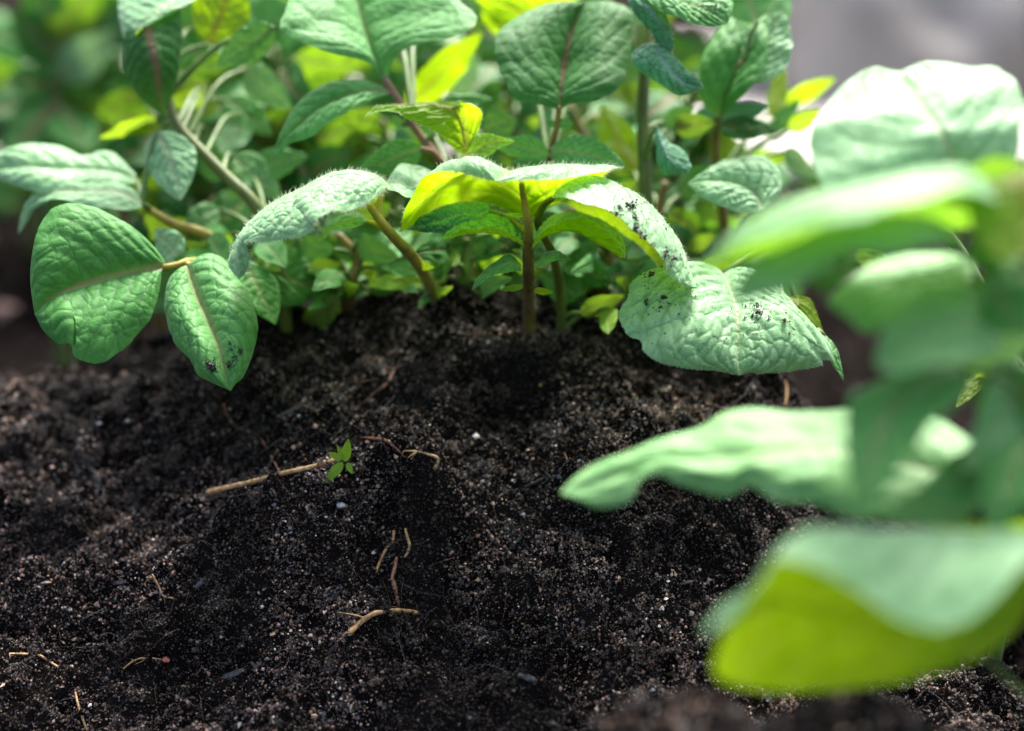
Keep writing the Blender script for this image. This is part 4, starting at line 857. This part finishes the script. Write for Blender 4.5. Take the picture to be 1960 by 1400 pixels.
# ---- foliage behind the sharp plants: individual shoots farther along the ridge
rr_ = random.Random(21)
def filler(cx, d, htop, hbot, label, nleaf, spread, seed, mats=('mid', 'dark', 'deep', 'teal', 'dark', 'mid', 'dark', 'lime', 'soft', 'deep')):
    rr = random.Random(seed)
    st = [(cx+rr.uniform(-8, 8), hbot, d+.01), (cx+rr.uniform(-20, 20), (hbot*2+htop)/3, d), (cx+rr.uniform(-30, 30), (hbot+htop*2)/3, d), (cx+rr.uniform(-40, 40), htop, d)]
    pl = plant(st, [.0022, .002, .0017, .0012], rr.choice(['olive', 'green', 'brown']), label)
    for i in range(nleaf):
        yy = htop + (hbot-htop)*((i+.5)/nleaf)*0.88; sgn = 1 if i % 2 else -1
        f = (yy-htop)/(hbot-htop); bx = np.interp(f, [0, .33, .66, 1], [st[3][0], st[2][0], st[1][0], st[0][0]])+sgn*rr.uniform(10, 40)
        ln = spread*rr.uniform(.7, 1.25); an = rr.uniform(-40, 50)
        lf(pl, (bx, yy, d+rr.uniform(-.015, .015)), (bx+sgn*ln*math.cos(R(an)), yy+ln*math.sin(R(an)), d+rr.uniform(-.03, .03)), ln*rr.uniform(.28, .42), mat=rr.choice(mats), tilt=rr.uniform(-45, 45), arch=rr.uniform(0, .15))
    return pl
for cx_, d_, ht, hb, lb, nl, sp, sd_ in (
        (430, .53, -10, 520, 'blurred potato shoot behind the diagonal olive stem', 18, 95, 1),
        (560, .52, 90, 540, 'blurred potato shoot in the shade behind the curled pale leaf', 16, 85, 2),
        (660, .55, 60, 560, 'blurred potato shoot behind the drooping green leaf of the middle plant', 16, 85, 3),
        (760, .51, 230, 560, 'blurred low potato shoot behind the yellow stalk', 12, 60, 4),
        (860, .56, 40, 560, 'blurred potato shoot behind the upright yellow-green leaf', 16, 80, 5),
        (985, .53, 120, 570, 'blurred potato shoot in deep shade behind the brown stem', 15, 75, 6),
        (1125, .50, 200, 570, 'blurred potato shoot between the brown stem and the thick olive stem', 13, 65, 7),
        (1180, .56, 20, 570, 'blurred potato shoot just left of the thick olive stem', 15, 75, 8),
        (1310, .52, 150, 580, 'blurred potato shoot just right of the thick olive stem', 15, 75, 9),
        (1400, .55, 330, 560, 'blurred low potato shoot under the pale right hand leaf', 10, 70, 10),
        (300, .54, 170, 520, 'blurred potato shoot behind the hanging leaf at the upper left', 12, 85, 11),
        (60, .78, 60, 470, 'far blurred potato shoot at the left edge below the corner plant', 14, 110, 13),
        (220, .70, -40, 430, 'far blurred potato shoot right of the top left corner plant', 15, 110, 14),
        (380, .64, -60, 470, 'far blurred potato shoot behind the yellow-green leaf at the upper left', 15, 110, 15),
        (700, .62, -60, 520, 'far blurred potato shoot behind the large leaf with the pink midrib', 15, 110, 16),
        (860, .64, -40, 520, 'far blurred potato shoot left of the dark ribbed leaf', 14, 105, 17),
        (1060, .62, 0, 540, 'far blurred potato shoot behind the dark ribbed leaf', 14, 105, 18),
        (1250, .64, 60, 540, 'far blurred potato shoot behind the hanging blue-green leaves', 13, 95, 19),
        (1500, .62, 330, 560, 'far blurred potato shoot behind the arching foreground leaf', 12, 80, 20),
        (540, .60, -60, 480, 'blurred potato shoot farther back behind the top left leaves', 14, 110, 12)):
    filler(cx_, d_, ht, hb, lb, int(nl*1.9), sp*1.35, sd_, **({} if d_ < .53 else dict(mats=('dark', 'deep', 'dark', 'dark', 'deep', 'mid'))))  # darker greens put the deep shadows of the back foliage into the colour

for cx_, d_, ht, hb, lb, nl, sp, sd_ in (
        (470, .458, 440, 590, 'small low potato shoot behind the left pair of leaflets', 14, 60, 31),
        (575, .463, 430, 590, 'small low potato shoot left of the yellow stalk under the curled leaf', 16, 62, 32),
        (665, .453, 450, 590, 'small low potato shoot directly under the curled pale leaf', 14, 52, 33),
        (735, .468, 400, 590, 'small low potato shoot just left of the yellow stalk base', 16, 58, 34),
        (880, .453, 430, 590, 'small low potato shoot between the yellow stalk and the brown stem', 15, 48, 35),
        (950, .473, 380, 590, 'small low potato shoot close behind the left side of the brown stem', 16, 58, 36),
        (1070, .463, 400, 590, 'small low potato shoot close behind the right side of the brown stem', 16, 52, 37),
        (1150, .458, 430, 590, 'small low potato shoot under the long arching leaf', 16, 54, 38),
        (1215, .473, 380, 590, 'small low potato shoot at the foot of the thick olive stem', 16, 60, 39),
        (1290, .468, 350, 590, 'small low potato shoot behind the tip of the long arching leaf', 16, 62, 40),
        (380, .500, 380, 590, 'small low potato shoot behind the upper left yellow stalk', 14, 70, 41),
        (250, .520, 330, 590, 'small low potato shoot behind the broad left leaflet', 12, 80, 42)):
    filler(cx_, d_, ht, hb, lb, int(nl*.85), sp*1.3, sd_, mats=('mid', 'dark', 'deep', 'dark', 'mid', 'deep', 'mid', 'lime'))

# ------------------------------------------------------------------ roots, chips, pebbles and the seedling on the soil
def ground_tube(name, pts, r, mat, label, cat='root', lift=.0006, **kw):
    q = [hit(x, y, lift + (e[0] if e else 0)) for (x, y, *e) in pts]
    q = [a-np.array((0, 0, lift*.45)) for a in q]; r = [x*.72 for x in r]
    o = tube(name, q, r, MR[mat], None, n=max(14, len(q)*7), sides=7, wob=kw.get('wob', .12))
    rr = random.Random(int(pts[0][0]*7+pts[0][1])); L_ = float(np.linalg.norm(q[-1]-q[0]))
    for _ in range(rr.choice((2, 3, 4)) if kw.get('branch', 1) else 0):
        a = q[rr.randrange(len(q))]; dv = np.array((rr.uniform(-1, 1), -.35+rr.uniform(-.2, .2), rr.uniform(-.8, .5))); ln = L_*rr.uniform(.12, .32)
        b = a+dv*ln*.5; c_ = b+(dv+np.array((rr.uniform(-.7, .7), 0, rr.uniform(-.7, .7))))*ln*.5
        tube('rootlet', [a, b, c_], [max(r)*.32, max(r)*.22, max(r)*.1], MR[mat], o, n=9, sides=5, wob=.2)
    return tag(o, label, cat, kw.get('group', 'roots lying on the soil'))
q = [hit(x, y, .0011) for x, y in ((398, 950), (440, 940), (490, 928), (540, 914), (590, 903), (625, 893), (652, 884))]
st = thing('seedling', tuple(q[0]), 'tiny bright green seedling at the end of a long tan runner lying on the soil', 'seedling')
# knobbly runner: swollen joints
c = spline(q, 90); rad = [0.00075*(1+0.22*abs(math.sin(i*0.55)))*(1-0.25*i/90) for i in range(90)]
tube('runner', list(c[::3]), rad[::3], MR['tan'], st, n=120, sides=8, wob=.1)
def mini(base, tip, w, mat='lime', par=st, tilt=0, d=None, hint=(0, -.6, .8)):
    dd = float(np.dot(q[-1]-CAM, FWD))-.005
    return simple(par, (*base, dd), (*tip, dd-.001), w, mat=mat, tilt=tilt, hero=0, hint=hint, rag=0)[0]
mini((660, 884), (667, 840), 10); mini((655, 880), (628, 866), 7); mini((657, 878), (645, 852), 5); mini((656, 886), (622, 924), 10); mini((664, 886), (675, 908), 6)
ground_tube('root', [(670, 1217), (684, 1203), (700, 1190), (722, 1179), (752, 1175), (780, 1176), (798, 1179)], [.0011, .0010, .0008], 'tan', 'short thick tan root piece curving over a hollow at the lower middle', lift=.0016, wob=.05)
ground_tube('root', [(699, 773), (715, 757), (735, 743), (748, 727), (754, 714)], [.0003, .0006, .0004], 'red', 'short reddish root piece slanting on the shaded slope left of centre', lift=.0010)
ground_tube('root', [(706, 842), (735, 846), (752, 856), (768, 872)], [.0005, .0006, .0004], 'red', 'curved reddish root piece just right of the seedling', lift=.0010)
ground_tube('root', [(775, 866), (800, 868), (830, 876), (838, 884), (832, 902)], [.0003, .0005, .0008], 'tan', 'hooked tan root piece above the middle clod', lift=.0008)
ground_tube('root', [(688, 901), (705, 903), (722, 909)], [.0006, .0005], 'grey', 'small pinkish stalk stub right of the seedling', lift=.0010)
ground_tube('root', [(754, 1022), (752, 1040), (738, 1060), (728, 1080), (722, 1094)], [.0006, .0006, .0005], 'tan', 'left one of two tan roots hanging from the overhang in the middle', lift=.0016)
ground_tube('root', [(776, 1018), (780, 1035), (784, 1050), (780, 1065), (774, 1072)], [.0005, .0006, .0005], 'tan', 'right one of two tan roots hanging from the overhang in the middle', lift=.0016)
ground_tube('root', [(759, 1072), (756, 1092), (751, 1112), (756, 1130), (760, 1150), (764, 1170)], [.0006, .0008, .0005], 'red', 'rough brown hanging rootlet above the thick tan root piece', lift=.0014, wob=.35)
ground_tube('root', [(300, 762), (362, 760), (410, 760), (428, 775), (434, 797), (455, 822), (490, 832), (505, 852), (518, 875), (536, 907)], [.0002, .0003, .0003], 'red', 'long thin wiry red-brown root winding down to the tan runner', lift=.0008)
ground_tube('root', [(170, 880), (174, 902), (188, 918), (190, 935), (184, 955)], [.0008, .0009, .0006], 'grey', 'pale bent root standing out of a hollow at the left', lift=.0018)
ground_tube('root', [(18, 1255), (50, 1256), (76, 1259), (95, 1270), (112, 1281)], [.0003, .0005, .0004], 'tan', 'thin tan root near the lower left edge', lift=.001)
ground_tube('root', [(145, 1330), (149, 1350), (158, 1378), (166, 1400)], [.0004, .0004, .0004], 'tan', 'straight thin tan root leaning at the bottom left', lift=.0012)
ground_tube('root', [(236, 1284), (258, 1268), (280, 1263), (308, 1266)], [.0003, .0004, .0003], 'tan', 'thin tan root over the small clod at the lower left', lift=.001)
ground_tube('root', [(292, 1104), (305, 1128), (312, 1144), (332, 1150)], [.0003, .0004, .0003], 'tan', 'thin forked straw above the small clod at the lower left', lift=.0012)
ground_tube('root', [(200, 974), (212, 986), (226, 998)], [.0003, .0005, .0005], 'tan', 'short tan root below the pale bent root at the left', lift=.001)
ground_tube('root', [(952, 957), (975, 943), (1010, 934), (1052, 913)], [.0005, .0007, .0003], 'grey', 'grey straight twig lying on the soil right of the middle', lift=.001)
ground_tube('root', [(1190, 781), (1212, 773), (1225, 787), (1243, 796), (1257, 812), (1262, 832)], [.0002, .0003, .0004], 'grey', 'branching dry rootlet in shade above the long foreground leaf', lift=.0012)
ground_tube('root', [(1258, 745), (1257, 770), (1261, 795), (1258, 815)], [.0002, .0002, .0003], 'grey', 'upright hair-thin rootlet above the long foreground leaf', lift=.0025)
ground_tube('root', [(1312, 803), (1320, 810), (1334, 822)], [.0011, .0008], 'grey', 'pale blunt stub behind the long foreground leaf', lift=.0022)
ground_tube('root', [(1070, 858), (1082, 875), (1090, 898)], [.0003, .0004, .0002], 'red', 'short red-brown rootlet left of the foreground leaf tip', lift=.001)
ground_tube('root', [(1503, 734), (1506, 757), (1503, 782)], [.0002, .0004, .0003], 'tan', 'upright tan straw below the broad pale leaf', lift=.002)
ground_tube('root', [(1276, 1042), (1298, 1044), (1312, 1030), (1322, 1026)], [.0002, .0003, .0002], 'grey', 'thin bent rootlet below the long foreground leaf', lift=.001)
def chip(px, py, L, W, ang, mat, label, seed):
    L *= .85; W *= .7; rr = random.Random(seed); p0 = hit(px, py, .0006); a = R(ang)
    ax = np.array((math.cos(a), 0.55*math.sin(a), 0.75*math.sin(a))); ax /= np.linalg.norm(ax); nr = np.array((0, -.72, .7)); sd2 = np.cross(nr, ax); sd2 /= np.linalg.norm(sd2)
    n = 9; vs = []
    for i in range(n):
        t = i/(n-1); wd = W*(.35+.65*math.sin(math.pi*(.12+.76*t)))*rr.uniform(.8, 1.1)
        for s_, z_ in ((-1, 0), (-.3, .35), (.4, .3), (1, 0), (.3, -.4)):
            vs.append(p0+ax*L*(t-.5)+sd2*wd*s_+nr*(z_*W*.5+rr.uniform(-.05, .05)*W+L*.06*math.sin(math.pi*t)))
    fs = [(i*5+k_, i*5+(k_+1) % 5, (i+1)*5+(k_+1) % 5, (i+1)*5+k_) for i in range(n-1) for k_ in range(5)]
    o = mesh_obj('wood_chip', vs, fs, MR[mat], smooth_=False); return tag(o, label, 'wood chip', 'wood chips in the soil')
chip(443, 1297, .0085, .0013, 28, 'slate', 'largest blue-grey wood chip right of the red leaf scrap', 1)
chip(490, 1283, .005, .0007, -50, 'slate', 'curled slim blue-grey wood chip beside the largest one', 2)
chip(385, 1120, .0045, .0011, 45, 'slate', 'dark grey wood chip in the lower left soil', 3)
chip(234, 1118, .005, .0009, 12, 'grey', 'brownish flat wood chip at the lower left', 4)
chip(700, 860-30, .0001, .0001, 0, 'grey', '', 5) if False else None
chip(618, 1380, .0045, .0009, 80, 'slate', 'upright grey wood chip at the bottom edge', 6)
chip(1312, 1120, .005, .0006, 12, 'slate', 'slim grey wood chip left of the bottom right leaf', 7)
chip(1252, 1145, .003, .0008, 60, 'slate', 'small dark grey wood chip in the right hand soil', 8)
chip(1236, 1200, .004, .0006, -55, 'grey', 'thin brown-grey wood chip above the lower right clod', 9)
chip(525, 1217, .0028, .0006, 25, 'tan', 'small pale buff wood chip at the lower left of the middle', 10)
chip(560, 790, .011, .0008, 26, 'slate', 'long dim blue-grey twig chip in the shade above the seedling', 11)
chip(990, 1040, .010, .0008, 47, 'slate', 'long grey bark strip slanting down to the left right of the hanging roots', 12)
chip(1010, 1302, .006, .0012, -20, 'slate', 'grey-blue wood chip at the lower middle edge of a hollow', 13)
chip(315, 1266, .0034, .0011, -25, 'rust', 'crumpled red leaf scrap behind the small clod at the lower left', 14)
def peb(px, py, r, seed, label, mat='white', sq=(1.2, 1, .8)):
    r *= .75; p_ = hit(px, py, r*.3); return tag(rock('pebble', p_, r, seed, MR[mat], label, 'pebble', sub=2, sq=sq, amp=.2), group='small mineral pebbles in the soil')
peb(652, 970, .0015, 1, 'largest white pebble below the seedling'); peb(572, 797, .0006, 2, 'tiny white pebble in the shade above the runner')
peb(500, 1163, .0009, 3, 'bluish white pebble in the lower left soil'); peb(423, 1220, .0008, 4, 'small white pebble left of the blue-grey chip'); peb(244, 807, .0009, 5, 'round pale pebble at the upper left of the slope')
peb(190, 812, .0008, 6, 'pinkish pale pebble beside the round one at the upper left'); peb(1035, 738, .0006, 7, 'round tan pebble in the shade under the brown stem', 'tan'); peb(1248, 1166, .0005, 8, 'tiny white pebble in the right hand soil')
peb(1001, 986, .0007, 9, 'flat white pebble right of the middle clod'); peb(1250, 1322, .0007, 10, 'white pebble above the lower right clod'); peb(890, 1155, .0005, 11, 'cream pebble right of the thick tan root'); peb(365, 1228, .0010, 12, 'blue-grey pebble near the red leaf scrap', 'slate')
peb(275, 1148, .0008, 13, 'brownish pebble at the lower left', 'red'); peb(418, 1165, .0010, 14, 'rusty brown pebble above the blue-grey chip', 'red'); peb(622, 630, .0009, 15, 'tan pebble high on the shaded slope', 'tan')
# ---- near clod at the bottom right, out of focus
def clod(p, r, seed, label):
    import bmesh
    bm = bmesh.new(); bmesh.ops.create_icosphere(bm, subdivisions=6, radius=1)
    vs = np.array([v_.co[:] for v_ in bm.verts]); fs = np.array([[v_.index for v_ in f_.verts] for f_ in bm.faces]); bm.free()
    a = vs[:, 0]+vs[:, 2]*.6; b = vs[:, 1]+vs[:, 2]*.5; nn = .5*(vnoise(a*2, b*2, seed)-.5)+.3*(.5-worley(a*3, b*3, seed+1))+.25*(.5-worley(a*7, b*7, seed+2))+.12*(vnoise(a*20, b*20, seed+3)-.5)
    vs = vs*(1+nn)[:, None]*r*np.array((1.35, .9, .62))+np.array(p); cl = thing('soil_clod', tuple(p), label, 'clod')
    mesh_obj('earth_lump', vs, fs, M_SOIL, cl)
    k_ = RNG.integers(0, len(vs), 2500); V_, F2 = blobs(vs[k_], .00028*np.exp(RNG.normal(0, .5, 2500)), RNG)
    o = mesh_obj('crumbs', V_, F2, M_CRUMB, cl, smooth_=False, attrs={'col': np.repeat(crumb_cols(2500, RNG)*1.6, 6, axis=0)}); o['kind'] = 'stuff'
    return cl
clod(P(1325, 1400, .300), .0098, 3, 'blurred soil clod at the bottom edge under the bright folded leaf')
clod(P(1640, 1440, .285), .013, 8, 'dark soil clod at the bottom right edge')
# ---- soil crumbs lying on leaves
def on_leaf(key, pts, label, sizes, seed, each=False):
    Gp, N = LEAF[key]; g_ = Gp.reshape(-1, 3); n_ = N.reshape(-1, 3)
    rel = g_-CAM; dep = rel@FWD; sx = 980+rel[:, 0]/dep*FPX; sy = 700-(rel@UP)/dep*FPX
    out = []
    for (x, y) in pts:
        dd = (sx-x)**2+(sy-y)**2; m = np.where(dd < max(60, dd.min()*1.5+1))[0]; i = m[np.argmin(dep[m])]; out.append((g_[i], n_[i]))
    return out
import itertools
def crumb_thing(g_, n_, r, seed, label, group):
    rng = np.random.default_rng(seed); k_ = 16
    pos_ = g_+n_*r*.5+rng.normal(0, r*.55, (k_, 3)); r *= .8; V_, F2 = blobs(pos_, r*rng.uniform(.25, .7, k_), rng)
    cc_ = np.repeat(crumb_cols(k_, rng)*.45, 6, axis=0)
    o = mesh_obj('soil_crumb', V_, F2, M_CRUMB, smooth_=False, attrs={'col': cc_}); return tag(o, label, 'soil crumb', group)
GD = 'soil crumbs lying on the broad pale leaf'
for i, (x, y, r, lb) in enumerate(((1451, 595, .0013, 'largest black crumb on the broad pale leaf, right of its midrib'), (1446, 579, .0007, 'black crumb just above the largest one on the broad pale leaf'),
        (1472, 603, .0005, 'small black crumb just right of the largest one on the broad pale leaf'), (1508, 613, .0007, 'black crumb farthest right on the broad pale leaf'), (1509, 632, .0003, 'speck below the rightmost crumb on the broad pale leaf'),
        (1247, 521, .0009, 'black crumb at the upper left margin of the broad pale leaf'), (1265, 566, .0006, 'left crumb of a pair on the left half of the broad pale leaf'), (1271, 565, .0004, 'right crumb of a pair on the left half of the broad pale leaf'),
        (1231, 572, .0006, 'upper of two black crumbs near the left margin of the broad pale leaf'), (1239, 576, .0005, 'lower of two black crumbs near the left margin of the broad pale leaf'), (1419, 605, .00035, 'tiny crumb on the midrib of the broad pale leaf'))):
    g_, n_ = on_leaf('D', [(x, y)], '', 0, 0)[0]; crumb_thing(g_, n_, r, i, lb, GD)
GC = 'soil crumbs lying on the long arching leaf'
for i, (x, y, r, lb) in enumerate(((1208, 388, .0009, 'topmost large crumb of the black cluster on the long arching leaf'), (1185, 392, .0006, 'crumb left of the top of the cluster on the long arching leaf'), (1182, 406, .0006, 'lone crumb nearest the left margin of the long arching leaf'),
        (1216, 412, .0007, 'crumb in the middle of the cluster on the long arching leaf'), (1222, 438, .0009, 'upper left crumb of the dense lower clump on the long arching leaf'), (1232, 448, .0008, 'lowest crumb of the dense lower clump on the long arching leaf'), (1255, 468, .0006, 'brown crumb alone below the cluster on the long arching leaf'),
        (1280, 487, .0009, 'upper crumb of the pair near the tip of the long arching leaf'), (1292, 496, .0007, 'lower crumb of the pair near the tip of the long arching leaf'), (1207, 396, .0008, 'second crumb from the top of the cluster on the long arching leaf'))):
    g_, n_ = on_leaf('C', [(x, y)], '', 0, 0)[0]; crumb_thing(g_, n_, r, 40+i, lb, GC)
GE = 'dirt on the pointed left leaflet'
for i, (x, y, r, lb) in enumerate(((404, 694, .0010, 'left dirt patch near the tip of the pointed left leaflet'), (412, 700, .0009, 'middle dirt patch near the tip of the pointed left leaflet'), (433, 695, .0008, 'right dirt patch near the tip of the pointed left leaflet'),
        (467, 672, .0007, 'dirt crumb at the right margin of the pointed left leaflet'), (433, 650, .0004, 'small dirt crumb above the dirt patches on the pointed left leaflet'))):
    g_, n_ = on_leaf('E', [(x, y)], '', 0, 0)[0]; crumb_thing(g_, n_, r, 80+i, lb, GE)
# fine dust between them, uncountable
def dust(key, spots, n_, label, seed):
    rng = np.random.default_rng(seed); pts = []
    for _ in range(n_):
        x, y, s_ = spots[rng.integers(len(spots))]; pts.append((x+rng.normal(0, s_), y+rng.normal(0, s_)))
    gn = on_leaf(key, pts, '', 0, 0); pos_ = np.array([a+b*.0001 for a, b in gn]); sz_ = .00014*np.exp(rng.normal(0, .45, n_))
    V_, F2 = blobs(pos_, sz_, rng); o = mesh_obj('leaf_dust', V_, F2, M_CRUMB, smooth_=False, attrs={'col': np.repeat(crumb_cols(n_, rng)*.5, 6, axis=0)}); tag(o, label, 'soil dust', kind='stuff')
dust('C', [(1205, 392, 9), (1186, 400, 6), (1225, 440, 9), (1232, 448, 6), (1215, 425, 12), (1290, 495, 8), (1230, 430, 24), (1200, 400, 22)], 380, 'fine black soil dust on the long arching leaf', 1)
dust('D', [(1260, 550, 30), (1450, 600, 25), (1300, 600, 50), (1400, 640, 60), (1250, 570, 22), (1240, 525, 12), (1450, 595, 10)], 260, 'fine black soil dust on the broad pale leaf', 2)
dust('E', [(408, 698, 7), (432, 697, 5), (440, 680, 14)], 130, 'fine dirt on the pointed left leaflet', 3)
dust('J', [(1350, 10, 14), (1370, 5, 10)], 90, 'black dirt on the leaf at the top edge', 4)
